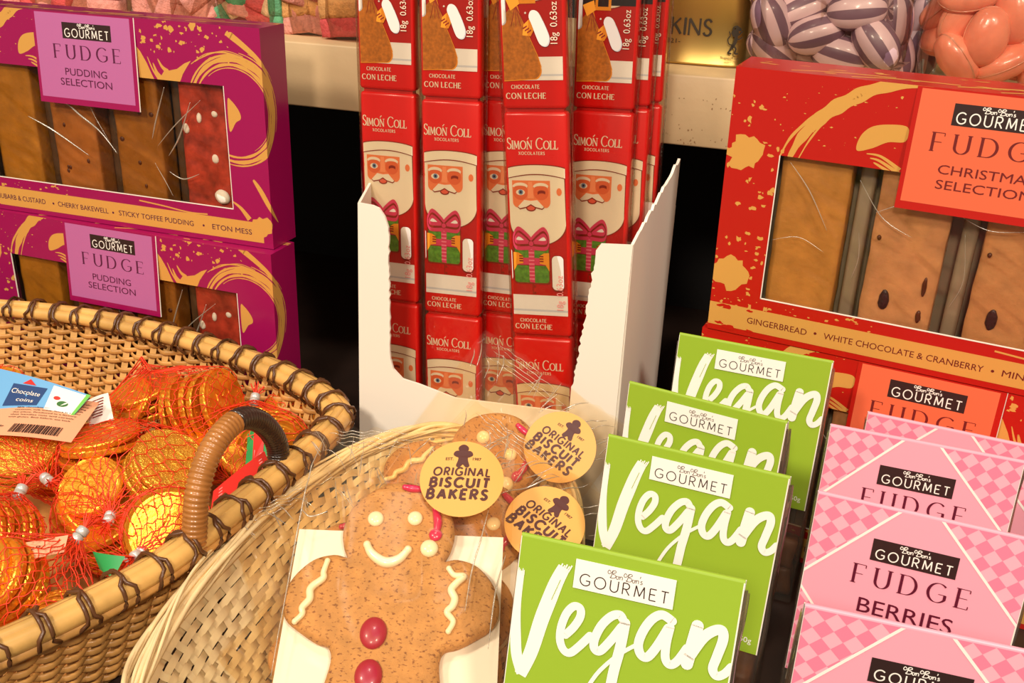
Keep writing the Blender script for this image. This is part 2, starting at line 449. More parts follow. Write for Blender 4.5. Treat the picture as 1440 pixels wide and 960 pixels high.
# ================================================================== fudge gift boxes
M_GOLD = mat('gold_print', (236, 176, 88), .38, metal=.25)
M_WHITE = mat('white_card_edge', (244, 236, 222), .6)
M_INK = mat('black_brown_ink', (48, 26, 24), .5)
M_INKP = mat('dark_purple_ink', (88, 22, 62), .5)
M_INKR = mat('dark_red_ink', (112, 24, 22), .5)
M_IVORY = mat('ivory_print', (250, 244, 234), .5)
M_FILM = film('window_film', rough=.16, base=.02, fac=.5, bump=.6, bscale=22)
M_WFOLD = film('window_fold_glint', rough=.25, base=.34, fac=.5, bump=.2, bscale=60, opacity=.22)  # pale see-through mix: highlights on the film put into the colour
M_TRAY = mat('smoky_plastic_tray', (158, 142, 120), .25, coat=.3)
M_INSIDE = mat('box_inside_brown_card', (92, 60, 34), .8)
def gold_art(draw, g, rng):
    """draw(poly or stroke callables) : the poured gold paint pattern in box millimetres"""
    a = draw
    for (x, z, r) in ((10, 106, 9.5), (10, 37, 10)):
        a.splat(x, z, r, g, 1, rng, 26, .22)
        for k in range(46):
            w = rng.uniform(0, 6.28); q = r*rng.uniform(1.2, 2.9)
            a.splat(x+q*math.cos(w)*.9, z+q*math.sin(w)*1.2, rng.uniform(.3, 1.5), g, 1, rng, 8, .5, rng.uniform(.4, 1.5))
    for off, w in ((0, 4.2), (-5, 1.2), (4.6, .8)):
        P = catmull([(33+off, 106), (38+off, 118), (47+off*.7, 130), (58+off*.4, 139), (72, 147+off*.3), (92, 151), (118, 152.5)], 8)
        a.stroke(P, lambda t, dx, dz, w=w: w*(.25+1.5*math.sin(math.pi*min(1, t*1.02+.04)))*(1+.12*math.sin(t*47)), g, 1)
    P = catmull([(66, 115), (66.5, 122), (71, 127.5), (79, 129.8), (88, 129.5), (88, 122.5), (80, 121), (73, 117)], 6, True); a.poly(P, g, 1)
    for k in range(3):
        a.stroke(catmull([(71+k*2, 114-k*2), (78, 113.5-k*2.4), (88, 108-k*2)], 6), lambda t, dx, dz: 1.6*(.3+t), g, 1)
    P = [(162.3, 106), (162.3, 127), (165, 124), (169, 117), (172, 110), (174, 106)]; a.poly(P, g, 1)
    for (x0, z0, x1, z1, w) in ((174, 117, 179, 108, 2.2), (178, 120, 184, 113, 2.0), (170, 121, 177, 107.5, 1.2)):
        a.stroke(catmull([(x0, z0), ((x0+x1)/2-.4, (z0+z1)/2-1), (x1, z1)], 5), lambda t, dx, dz, w=w: w*(.4+1.2*t), g, 1, round_=True)
    P = [(174, 105), (178, 108), (182, 113), (186, 113.5), (192, 115), (198, 119), (203, 121), (199, 116), (196, 112), (194, 108), (192, 105)]; a.poly(P, g, 1)
    for rr, ww, a0, a1 in ((35, 1.6, 205, -110), (32.6, 3.2, 200, -128), (29.4, 2.0, 190, -128), (27.3, .7, 170, -60), (37.4, .8, 120, -20), (39, .6, 110, 30)):
        P = arc(232.5, 91, rr*.98, rr*1.02, a0-40, a1, 44)
        a.stroke(P, lambda t, dx, dz, ww=ww, rr=rr: ww*(.3+.9*math.sin(math.pi*(t*.9+.08)))*(1+.18*math.sin(t*60+rr)), g, 1)
    a.stroke(catmull([(234, 139), (243, 133), (252, 126), (260, 116), (265, 104), (266, 92)], 8), lambda t, dx, dz: 4.4*(1-.75*t), g, 1, round_=True)
    for k in range(5):
        a.stroke(catmull([(203+k*3, 119+k*1.8), (214+k*4, 126+k*.8), (226+k*4, 128.5-k*.5)], 6), .5, g, 1)
    a.poly(catmull([(228, 98), (231, 98), (236, 92), (237, 87), (233, 84), (228, 78)], 5, True), g, 1)
    a.stroke(catmull([(243, 47), (248, 40), (255, 28), (263, 17)], 7), lambda t, dx, dz: 3.6*math.sin(math.pi*(t*.85+.12)), g, 1)
    a.stroke(catmull([(226, 30), (232, 26), (238, 19)], 5), lambda t, dx, dz: 3*(.3+t), g, 1)
    a.stroke(catmull([(150, 21.5), (170, 20), (190, 18), (205, 18.5)], 6), 1.0, g, 1)
    a.splat(247, 14, 8, g, 1, rng, 18, .3)
    for k in range(52):
        x = rng.uniform(164, 232); z = rng.uniform(122, 146)
        a.splat(x, z, rng.choice([.4, .5, .7, 1.0, 1.5, 2.0]), g, 1, rng, 9, .55, rng.uniform(.4, 1.3))
    for k in range(34):
        x = rng.uniform(26, 86); z = rng.uniform(112, 146)
        a.splat(x, z, rng.choice([.2, .3, .5, .8]), g, 1, rng, 8, .5, rng.uniform(.3, .8))
    for k in range(26):
        a.splat(rng.uniform(8, 90), rng.uniform(17, 24), rng.choice([.4, .7, 1.1]), g, 1, rng, 8, .5, .6)
def fudge_box(name, label, group, pos, yaw, lean, H, kind, W=255, D=30):
    t = thing(name, label, 'gift box', pos, yaw, lean, 0, group)
    P = kind == 'purple'
    card = mat('purple_box_card', (158, 14, 84), .3, coat=.25) if P else mat('red_box_card', (190, 26, 17), .3, coat=.25)
    lab = mat('orchid_label_card', (188, 104, 160), .5) if P else mat('coral_label_card', (232, 106, 68), .5)
    ink = M_INKP if P else M_INKR
    rng = random.Random(11)
    wx0, wx1, wz0, wz1 = 28, 226, 24.5, 107
    mm = .001
    mb = MB()
    # carton shell: four front strips round the window, sides, top, bottom, back
    th = .0006
    for (a, b, c, d) in ((0, 0, W, wz0), (0, wz1, W, H), (0, wz0, wx0, wz1), (wx1, wz0, W, wz1)):
        mb.box((a*mm, 0, b*mm), (c*mm, th, d*mm), card)
    e = .0005
    for (a, b, c, d) in ((wx0*mm, wz0*mm-e*0, wx1*mm, wz0*mm+e), (wx0*mm, wz0*mm, wx0*mm+e, wz1*mm), (wx1*mm-e, wz0*mm, wx1*mm, wz1*mm)):
        mb.box((a, -.00012, b), (c, th, d), M_WHITE)
    mb.box((0, th, 0), (th, D*mm, H*mm), card); mb.box((W*mm-th, th, 0), (W*mm, D*mm, H*mm), card)
    mb.box((th, th, H*mm-th), (W*mm-th, D*mm, H*mm), card); mb.box((th, th, 0), (W*mm-th, D*mm, th), card)
    mb.box((th, D*mm-th, th), (W*mm-th, D*mm, H*mm-th), M_INSIDE)
    rects = [(0, 0, W*mm, wz0*mm), (0, wz1*mm, W*mm, H*mm), (0, wz0*mm, wx0*mm, wz1*mm), (wx1*mm, wz0*mm, W*mm, wz1*mm)]
    a = Art(mb, rects); gold_art(a, M_GOLD, rng)
    a.rect(0, 3.5, 248, 17.5, M_GOLD, 2)
    for k in range(7): a.splat(rng.uniform(6, 60), rng.choice([3.5, 5, 16]), rng.uniform(1.5, 4), card, 3, rng, 12, .5, .4)
    # pattern carried round onto the right end and over the top
    b = Art(mb, [(W*mm, 0, (W+D)*mm, H*mm)], fmap=lambda x, z, l: (W*mm+l*EPS, x-W*mm, z)); gold_art(b, M_GOLD, random.Random(11))
    c = Art(mb, [(0, 0, W*mm, D*mm)], fmap=lambda x, z, l: (x, z, H*mm+l*EPS))
    for k in range(40): c.splat(rng.uniform(0, W), rng.uniform(2, D-2), rng.uniform(.5, 4), M_GOLD, 1, rng, 10, .5, .25)
    for k in range(7):
        x = rng.uniform(10, 200); c.stroke(catmull([(x, 3+k), (x+22, 9+k), (x+50, 8+k*2)], 6), 1.6, M_GOLD, 1)
    dots = [(75, 9.9), (126.5, 9.6), (201, 10)] if P else [(60.6, 10.6), (151.4, 10.2)]
    for x, z in dots: a.disc(x, z, .8, ink, 4, n=12)
    for s_, x0, x1 in ([('RHUBARB & CUSTARD', 22, 68), ('CHERRY BAKEWELL', 79, 122.5), ('STICKY TOFFEE PUDDING', 131.5, 193), ('ETON MESS', 208, 239)] if P else
                       [('GINGERBREAD', 22.4, 56), ('WHITE CHOCOLATE & CRANBERRY', 65.3, 147), ('MINCE PIE', 156, 184)]):
        text(a, s_, x0, x1, 8.4, 3.6, ink, 4)
    mb.build('carton', t)
    # label panel hinged at its top edge, standing slightly proud of the window
    lp = MB(); lx0, lx1 = (82, 162.3) if P else (89, 164); lz0 = H-60
    def lm(x, z, l): return (x, -.0004 - (H*mm-z)*.06 - l*EPS, z)
    la = Art(lp, fmap=lm)
    la.rect(lx0, lz0, lx1, H, card, 0); la.rect(lx0+2.2, lz0+4, lx1-3, H-.8, lab, 1)
    lp.add([lm(lx0*mm, H*mm, -8), lm(lx1*mm, H*mm, -8), lm(lx1*mm, lz0*mm, -8), lm(lx0*mm, lz0*mm, -8)], [(0, 1, 2, 3)], M_WHITE)
    lp.add([lm(lx1*mm, H*mm, 0), lm(lx1*mm, lz0*mm, 0), lm(lx1*mm+.0004, lz0*mm, -8), lm(lx1*mm+.0004, H*mm, -8)], [(0, 1, 2, 3)], M_WHITE)
    q = 0 if P else .3
    bx0, bx1 = (105.7, 144.3) if P else (107, 146.2)
    la.rect(bx0, H-16.6, bx1, H-6.2, M_INK, 2)
    gourmet_logo(la, bx0+2, bx1-2, H-15.4, 5.2, M_IVORY)
    script_bonbons(la, bx0+12.5, bx1-12.5, H-9.6, 3.0, M_IVORY)
    fx = (98, 150) if P else (100.6, 153)
    letters(la, 'FUDGE', fx[0], fx[1], H-29.6, 8.9, ink, 3, thick=.15, thin=.035, serif=.12, gap=.62)
    if P:
        text(la, 'PUDDING', 105, 138.5, H-40.4, 4.6, ink, 3); text(la, 'SELECTION', 100.5, 142, H-47.2, 4.6, ink, 3)
    else:
        text(la, 'CHRISTMAS', 105.5, 148.5, H-40.2, 4.4, ink, 3); text(la, 'SELECTION', 105.8, 149, H-47.6, 4.4, ink, 3)
    lp.build('label_panel', t)
    # film over the window
    f = MB()
    def fn(u, v):
        x = wx0-2 + (wx1-wx0+4)*u; z = wz0-2 + (wz1-wz0+4)*v
        n = noise.noise(Vector((x*.035+z*.05, z*.02-x*.02, 3 if P else 8)))
        m_ = abs(noise.noise(Vector((x*.06+z*.09, (z-x)*.015, 21 if P else 5))))
        ed = min(1, 8*min(u, 1-u, v, 1-v))
        return (x*mm, .0012 + ed*(.0011*n + .0012*(1-m_)**6), z*mm)
    f.sheet(fn, 90, 50, M_FILM)
    streaks = ([[(82, 84), (98, 84), (109, 77), (124, 67), (136, 53)], [(64, 72), (84, 64), (112, 49)], [(199, 94), (188, 70), (178, 56)], [(180, 102), (171, 80), (166, 66)],
                [(177, 45), (188, 41), (201, 46)], [(207, 96), (186, 78), (170, 62)], [(150, 103), (146, 96)], [(166, 50), (174, 36), (178, 28)], [(116, 96), (120, 80), (131, 60)]] if P else
               [[(34, 104), (46, 90), (58, 70)], [(80, 84), (96, 92), (118, 96)], [(70, 100), (84, 82), (100, 74)], [(118, 90), (134, 84), (150, 86)], [(30, 60), (44, 64), (58, 58)], [(74, 46), (76, 58), (74, 72)], [(124, 40), (128, 56), (124, 80)]])
    for k, L in enumerate(streaks):  # raised pale streaks drawn in as the window's highlights
        f.tube([(q[0]*mm, .0006, q[1]*mm) for q in catmull(L, 8)], lambda t_, k=k: (.00070 if P else .00030)*(.2+.8*math.sin(math.pi*min(1, max(0, t_))))*(1-.09*k), M_WFOLD, 6)
    f.build('window_film', t)
    tr = MB(); M_TR = mat('dark_brown_tray', (84, 60, 40), .3, coat=.3) if P else M_TRAY
    tr.box((.004, D*mm-.0035, .004), ((W-4)*mm, D*mm-.001, .122), M_TR)
    for x in (72.5, 126, 180): tr.rbox(((x-4)*mm, .012, .004), ((x+4)*mm, D*mm-.001, .12), M_TR, .002)
    tr.build('tray', t)
    cols = [(178, 116, 30), (176, 106, 44), (160, 98, 30), (176, 62, 44)] if P else [(206, 142, 70), (214, 152, 102), (208, 146, 94), (202, 138, 84)]
    for k, x in enumerate((47, 98, 151, 205)):
        fb = MB()
        fm = mat(('custard' if k == 0 else 'cherry' if k == 1 else 'toffee' if k == 2 else 'berry')+'_fudge_'+kind, cols[k], .42, bump=.35, bscale=260, var=.55 if P and k == 3 else .16, vscale=90, sss=.05)
        x0, x1 = (x-18)*mm, (x+18.5)*mm
        fb.rbox((x0, .005, .004), (x1, .022, .118), fm, .0018, sub=11, amp=.0007, nsc=110, seed=k+(5 if P else 0))
        r2 = random.Random(k+3)
        if P and k == 3:
            for j in range(4): fb.blob((r2.uniform(x0+.004, x1-.004), .005, r2.uniform(.026, .1)), (.0025*r2.uniform(.6, 1.4), .001, .003*r2.uniform(.5, 1.3)), M_WHITE, seg=10, rings=6, amp=.0006, nsc=300, seed=j)
            fb.blob((x1-.008, .004, .031), (.006, .003, .005), M_WHITE, seg=12, rings=8, amp=.001, nsc=200)
        if P and k in (1, 2):
            rm = mat('dried_fruit', (92, 46, 24), .4)
            for j in range(7): fb.blob((r2.uniform(x0+.004, x1-.004), .005, r2.uniform(.03, .1)), (.0014*r2.uniform(.6, 1.4), .0007, .0016), rm, seg=8, rings=6)
        if not P and k > 0:
            rm = mat('dried_fruit', (92, 46, 24), .4); rd = mat('dark_raisin', (58, 34, 36), .35, bump=.6, bscale=500)
            for (dx, z, rx, rz) in ((-.006, .036, .0028, .0058), (.0125, .047, .0012, .0055), (.0125, .03, .0014, .0036), (-.014, .07, .001, .0012)):
                fb.blob((x*mm+dx, .0046, z), (rx, .0012, rz), rd if rx > .002 else rm, seg=12, rings=8, amp=.0006, nsc=400, seed=k)
        fb.build('fudge_slab', t)
    return t
G_P, G_R = 'purple fudge gift boxes stacked at the left', 'red fudge gift boxes stacked at the right'
W_ = .255
def from_right(p, yaw): return Vector(p) - Vector((math.cos(R(yaw))*W_, math.sin(R(yaw))*W_, 0))
fudge_box('fudge_box', 'purple fudge pudding selection box with gold swirls, upper one of the left stack', G_P, from_right((-.3417, .5691, .1402), -.6), -.6, .2, 144.8, 'purple')
fudge_box('fudge_box', 'purple fudge pudding selection box, lower one, partly behind the brown coin basket', G_P, from_right((-.3385, .5595, .0002), -2.0), -2.0, 0, 139.6, 'purple')
fudge_box('fudge_box', 'red Christmas fudge selection box with coral label, upper one of the right stack', G_R, (-.0443, .546, .1402), -9.4, 3.2, 150, 'red')
fudge_box('fudge_box', 'red fudge selection box at the bottom of the right stack, half hidden by pink bags', G_R, (-.0470, .5485, .0002), -9.4, .5, 139.4, 'red')

# ================================================================== white display carton
M_CART = mat('white_carton_board', (248, 238, 222), .55, bump=.06, bscale=60)
t = thing('display_carton', 'white torn-open cardboard display carton holding red chocolate bars', 'carton', (0, 0, 0))
rng = random.Random(5)
def torn(p0, p1, n, amp):
    return [(p0[0]+(p1[0]-p0[0])*k/n + (rng.uniform(-amp, amp) if 0 < k < n else 0), p0[1]+(p1[1]-p0[1])*k/n) for k in range(n+1)]
YF = .512
cp = lambda px, py: (lambda q: (q.x, q.z))(aty(px, py, YF))
L0 = cp(503, 285); L1 = (L0[0]-.004, .001)
R1 = cp(868, 560)
pts = [L0, L1, (R1[0]-.001, .001), cp(890, 345)] + [cp(845, 343)] + torn(cp(838, 352), cp(822, 452), 22, .0007) + torn(cp(822, 452), cp(803, 548), 22, .0007)
pts += [cp(800, 580), cp(640, 560), cp(588, 540), cp(566, 533), cp(553, 519)] + torn(cp(549, 505), cp(546, 320), 34, .0005) + [cp(541, 305), cp(533, 293), cp(524, 289)]
mb = MB(); mb.prism(pts, YF, YF+.0016, M_CART); mb.build('front_panel', t)
Rf, Lf = cp(890, 345), L0
rb = aty(957, 223, .600); xr0 = Rf[0]; lbx = -.276
mb = MB()
def side(xf, xb, prof, th, top=None):
    prof = [(max(y, YF+.0017), z) for y, z in prof]; V = []; n = len(prof)
    for d in (0, th):
        V += [(xf+(xb-xf)*(y-YF)/(.600-YF)+d, y, z) for (y, z) in prof]
    tri = tessellate_polygon([[Vector((p[0], p[1], 0)) for p in prof]])
    F = [tuple(q) for q in tri] + [tuple(i+n for i in reversed(q)) for q in tri] + [(i, (i+1) % n, (i+1) % n+n, i+n) for i in range(n)]
    mb.add(V, F, M_CART)
tear = [(YF+.012+(.600-YF-.012)*k/26, Rf[1]+.004+(rb.z-Rf[1]-.004)*(k/26)**1.05 + (rng.uniform(-.0012, .0012) if 0 < k < 26 else 0)) for k in range(27)]
side(xr0, rb.x, [(YF, .001), (.6, .001)] + list(reversed(tear)) + [(YF, Rf[1])], -.0016)
mb.build('side_panel', t)
mb = MB(); side(L0[0], lbx, [(YF, .001), (.6, .001), (.6, .2), (YF, L0[1])], .0016); mb.build('side_panel', t)
mb = MB(); mb.box((lbx, .600, .001), (rb.x, .6016, .195), M_CART); mb.build('back_panel', t)
mb = MB(); mb.add([(L0[0], YF, .0012), (xr0, YF, .0012), (rb.x, .6, .0012), (lbx, .6, .0012)], [(0, 1, 2, 3)], M_CART); mb.build('base_panel', t)

# ================================================================== chocolate bars
M_RED = mat('bright_red_wrapper', (222, 22, 20), .32, coat=.35)
M_RED2 = mat('deep_red_print', (186, 22, 18), .35, coat=.3)
M_BEARD = mat('cream_print', (238, 222, 194), .4)
M_FUR = mat('white_fur_print', (240, 232, 224), .4)
M_FURG = mat('grey_fur_print', (206, 204, 208), .4)
M_SKIN = mat('peach_print', (236, 128, 76), .4)
M_GLOVE = mat('orange_print', (240, 152, 40), .4)
M_SACK = mat('tan_sack_print', (190, 112, 34), .45, var=.25, vscale=500)
M_GREEN = mat('green_gift_print', (92, 140, 44), .45, var=.35, vscale=420)
M_RIB = mat('pink_ribbon_print', (212, 62, 96), .45)
M_BLACK = mat('black_print', (40, 32, 34), .4)
M_LINE = mat('brown_line_print', (140, 40, 22), .4)
M_SLEEVE = film('bar_sleeve_film', rough=.06, base=.02, fac=.55, bump=.35, bscale=60)
BW, BH, BT = 38.0, 133.0, 9.0
def unit_mesh(sack):
    mb = MB(); mm = .001
    mb.rbox((.0008, 0, -(BH-1.6)*mm), ((BW-.8)*mm, BT*mm, 0), M_RED, .0022, 3)
    mb.box((.003, .002, -BH*mm), ((BW-3)*mm, (BT-2)*mm, -(BH-2.2)*mm), M_RED2)
    a = Art(mb, [(.0026, -.1298, .0354, -.0022)])
    a.X = lambda p: (p[0]*BW, -p[1]*BH)           # unit square art: x across, y down from the top
    E = lambda cx, cy, rx, ry, a0=0, a1=360, n=24: [(cx+rx*math.cos(R(a0+(a1-a0)*k/n)), cy+ry*math.sin(R(a0+(a1-a0)*k/n))) for k in range(n)]
    def rr(x0, y0, x1, y1, r): return E(x1-r, y0+r*.29, r, r*.29, -90, 0, 8)+E(x1-r, y1-r*.29, r, r*.29, 0, 90, 8)+E(x0+r, y1-r*.29, r, r*.29, 90, 180, 8)+E(x0+r, y0+r*.29, r, r*.29, 180, 270, 8)
    # gable of the coat below the beard
    a.rect(.0, .30, 1, .80, M_RED2, 1)
    a.X = lambda p: p
    let = lambda s, x0, x1, v, h, hs=None, th=.11, tn=.05, l=3, gp=.2: letters(a, s, x0*BW, x1*BW, -v*BH, h*BH, M_BEARD, l, thick=th, thin=tn, serif=(.1 if h > .02 else .05), gap=gp, heights=hs)
    let('SIMON COLL', .07, .83, .152, .046, [1, .74, .74, .74, .74, 1, 1, .74, .74, .74], .12, .06)
    a.stroke([(.372*BW, -.112*BH), (.40*BW, -.103*BH)], .5, M_BEARD, 3)
    let('XOCOLATERS', .24, .63, .176, .0125, None, .2, .14, 3, .45)
    a.X = lambda p: (p[0]*BW, -p[1]*BH)
    if True:
        # hair and beard block, face, winter hat band: a plain bearded figure
        a.poly([(.05, .26), (.93, .26), (.94, .44)] + E(.5, .47, .45, .10, 5, 175, 20) + [(.05, .46)], M_LINE, 2)
        a.poly([(.065, .26), (.915, .26), (.925, .44)] + E(.5, .468, .43, .098, 5, 175, 20) + [(.065, .46)], M_BEARD, 3)
        a.poly([(.12, .285), (.70, .285), (.70, .375)] + E(.62, .375, .08, .028, 0, 90, 6) + E(.2, .375, .08, .028, 90, 180, 6), M_SKIN, 4)
        for cx in (.245, .56):
            a.disc(cx, .335, .115, mat('warm_cheek_print', (224, 104, 58), .4), 5, .034)
            a.poly(E(cx, .312, .12, .018, 180, 360, 12)+E(cx, .317, .10, .010, 360, 180, 12), M_BEARD, 6)
        a.disc(.245, .336, .068, M_BEARD, 6, .0125); a.disc(.25, .335, .036, mat('blue_grey_print', (108, 130, 160), .4), 7, .0108); a.disc(.25, .335, .016, M_BLACK, 8, .0055)
        a.stroke(E(.57, .342, .062, .010, 190, 350, 10), .012, M_LINE, 7)
        a.poly([(.37, .29), (.43, .29), (.45, .362), (.35, .362)], mat('light_peach_print', (244, 150, 100), .4), 6)
        a.disc(.4, .405, .075, M_LINE, 6, .013); a.disc(.4, .402, .06, mat('lip_print', (226, 96, 70), .4), 7, .011)
        for sg in (-1, 1):
            a.poly([(.4, .372), (.4+sg*.1, .368), (.4+sg*.2, .398), (.4+sg*.17, .405), (.4+sg*.07, .398), (.4, .386)], M_BEARD, 8)
            a.stroke([(.4+sg*.2, .399), (.4+sg*.17, .406), (.4+sg*.07, .399), (.4, .388)], .008, M_LINE, 7)
        a.disc(.835, .332, .04, M_SKIN, 5, .0165); a.disc(.04, .332, .035, M_SKIN, 5, .0165)
        a.poly([(0, .245)] + E(.5, .245, .52, .03, 180, 360, 18) + [(1.02, .29)] + [(1.02-.52*2*k/18, .282-.022*math.sin(math.pi*k/18)) for k in range(19)], M_LINE, 8)
        a.poly([(0, .247)] + E(.5, .247, .50, .028, 180, 360, 18) + [(1.0, .285)] + [(1.0-.5*2*k/18, .278-.022*math.sin(math.pi*k/18)) for k in range(19)], M_BEARD, 9)
        a.poly([(.94, .29), (1.02, .30), (1.02, .40), (.95, .40)], M_FUR, 4)
    if sack:
        a.rect(0, .49, 1, .555, M_BLACK, 4); a.rect(.32, .495, .56, .575, M_GLOVE, 5); a.rect(.36, .505, .52, .56, M_BLACK, 6)
        a.rect(0, .78, 1, .868, M_FUR, 4); a.rect(0, .848, 1, .858, M_FURG, 5); a.rect(0, .856, 1, .872, M_FUR, 6)
        sk = [(.27, .56), (.33, .62), (.45, .70), (.56, .77), (.61, .815)] + E(.50, .83, .11, .036, -20, 90, 8) + [(.0, .872), (.0, .64), (.16, .60)]
        a.poly([(p[0]+.015, p[1]+.004) for p in sk], M_GLOVE, 7); a.poly(sk, M_SACK, 8)
        for k in range(4): a.stroke([(.27, .58), (.20+.07*k, .66)], .008, M_LINE, 9)
        a.poly(rr(0, .5, .13, .655, .06), M_FURG, 9); a.poly(rr(.0, .497, .12, .650, .06), M_FUR, 10)
        a.poly([(.13, .555), (.30, .535), (.33, .575), (.2, .6)], M_GLOVE, 10)
        a.poly([(.50, .625), (.58, .65), (.48, .70), (.36, .695), (.38, .655)], M_GLOVE, 10)
        for k in range(3): a.stroke([(.37+.03*k, .67+.008*k), (.43+.03*k, .66+.008*k)], .006, M_LINE, 11)
        c = [(.53+.05*math.cos(R(w))-.0, .63+.018*math.sin(R(w))) for w in range(150, 361, 15)] + [(.76+.05*math.cos(R(w)), .72+.02*math.sin(R(w))) for w in range(-30, 151, 15)]
        c = [(.46, .625), (.49, .603), (.56, .602), (.62, .62), (.73, .69), (.74, .72), (.70, .737), (.63, .735), (.58, .715), (.50, .655)]
        a.poly(catmull([(p[0]+.012, p[1]+.003) for p in c], 5, True), M_FURG, 11); a.poly(catmull(c, 5, True), M_FUR, 12)
        a.disc(.41, .61, .014, M_FUR, 6, .004)
    else:
        a.rect(0, .795, 1, .885, M_FUR, 4); a.rect(0, .862, 1, .873, M_FURG, 5); a.rect(0, .871, 1, .888, M_FUR, 6)
        a.stroke([(.39, .73), (.39, .795)], .012, M_LINE, 3); a.disc(.42, .755, .018, M_LINE, 5, .005); a.disc(.42, .785, .018, M_LINE, 5, .005)
        a.poly(rr(.10, .565, .67, .745, .05), M_LINE, 4)
        a.poly(rr(.12, .57, .65, .628, .04), M_GREEN, 5); a.poly(rr(.11, .66, .65, .738, .05), M_GREEN, 5)
        a.rect(.14, .625, .62, .657, M_RIB, 6); a.poly([(.335, .575), (.43, .575), (.425, .738), (.345, .735)], M_RIB, 7)
        for k in range(9): a.stroke([(.34, .585+k*.017), (.425, .585+k*.017)], .006, mat('ribbon_light_print', (238, 130, 150), .4), 8)
        for sg in (-1, 1):
            lp_ = catmull([(.385, .56), (.385+sg*.1, .525), (.385+sg*.2, .508), (.385+sg*.26, .535), (.385+sg*.24, .565), (.385+sg*.12, .568)], 6, True)
            a.poly(lp_, M_FUR, 8); a.stroke(lp_, .045, M_RIB, 9, closed=True); a.stroke(lp_, .010, M_LINE, 10, closed=True)
        a.disc(.385, .56, .045, M_LINE, 11, .0135); a.disc(.385, .56, .036, M_RIB, 12, .011)
        for sg, x in ((1, .10), (-1, .66)):
            a.poly([(x, .60), (x+sg*.08, .602), (x+sg*.15, .615), (x+sg*.15, .65), (x+sg*.06, .655), (x, .685)], M_GLOVE, 9)
            for k in range(3): a.stroke([(x+sg*.09, .617+.011*k), (x+sg*.15, .617+.011*k)], .006, M_LINE, 10)
        a.poly(rr(.69, .61, .89, .775, .075), M_LINE, 9); a.poly(rr(.70, .612, .88, .768, .07), M_FUR, 10)
        a.poly(rr(-.1, .58, .09, .735, .06), M_LINE, 9); a.poly(rr(-.1, .582, .08, .73, .06), M_FUR, 10)
    a.X = lambda p: p
    v1, v2 = (.905, .945) if sack else (.922, .955)
    let('CHOCOLATE', .17, .58, v1, .0150, None, .2, .12, 5, .42); let('CON LECHE', .09, .67, v2, .0225, None, .21, .1, 5, .42)
    a.X = lambda p: p
    def vt(s, x, y0, y1, h, m): text(a, s, -y1*BH, -y0*BH, -x*BW, h, m, 13, vertical=False)
    vs, fs = bfont('18g  0.63oz')
    w0, w1 = min(v[0] for v in vs), max(v[0] for v in vs); hh = max(v[1] for v in bfont('H')[0])
    y0, y1 = (.57, .73) if sack else (.70, .86)
    kk = (y1-y0)*BH/(w1-w0)
    for f in fs: a.tri([(.88*BW - .11*BW*(1-vs[i][1]/hh) + .02*BW, -(y1*BH) + (vs[i][0]-w0)*kk) if False else (.865*BW - vs[i][1]/hh*.10*BW, -(y1*BH) + (vs[i][0]-w0)*kk) for i in f], M_BEARD if sack else mat('faint_pink_print', (226, 140, 130), .4), 14)
    return mb
bar0 = thing('chocolate_bar', '', 'chocolate bar', (0, 0, 0), group='red chocolate bars standing in the white carton')
u0 = unit_mesh(True).build('wrapped_bar_segment', bar0, (0, 0, BH*.001))
u1 = unit_mesh(False).build('wrapped_bar_segment', bar0)
u2 = u1.copy(); COL.objects.link(u2); u2.parent = bar0; u2.location = (0, 0, -BH*.001)
sl = MB()
zt, zb = .137, -.262
def slv(u, v):
    z = zb+(zt-zb)*v; w = 2*math.pi*u
    cx, cy = BW*.0005, BT*.0005
    c, s_ = math.cos(w), math.sin(w); k = 1/max(abs(c), abs(s_))*.93
    n = noise.noise(Vector((math.cos(w)*2, z*22, math.sin(w)*2)))*.0006
    ex = .0216 if c > 0 else .0205
    return (cx + c*k*(ex+n), cy + s_*k*(.0056+n), z)
sl.sheet(slv, 28, 70, M_SLEEVE)
sl.build('clear_sleeve', bar0)
BARS = [((-.2691, .5560, .2551), -1, -2.0, -1.6, 'red chocolate bar in clear sleeve, leftmost in the white carton'),
        ((-.2252, .5465, .2557), 1.7, -2.4, -1.86, 'red chocolate bar in clear sleeve, second from left in the white carton'),
        ((-.1690, .5285, .2565), 2.2, -1.6, -5.0, 'red chocolate bar leaning at the very front of the white carton'),
        ((-.1925, .5600, .2560), 0, -1.9, -1.7, 'red chocolate bar in the shadowed gap between the second bar and the front one'),
        ((-.1419, .5790, .2515), .6, -2.0, -2.0, 'red chocolate bar half hidden right behind the frontmost bar'),
        ((-.1350, .5930, .2520), .6, -2.0, -2.0, 'red chocolate bar in the middle of the right-hand file, only its right edge showing'),
        ((-.1300, .6070, .2525), .6, -2.0, -2.0, 'red chocolate bar rearmost in the right-hand file, next to the gold tin')]
for i, (p, ya, le, ro, lb) in enumerate(BARS):
    if i == 0:
        bar0['label'] = lb; bar0.matrix_world = Matrix.Translation(p) @ frame(ya, le, ro)
    else: copy_thing(bar0, lb, p, ya, le, ro)

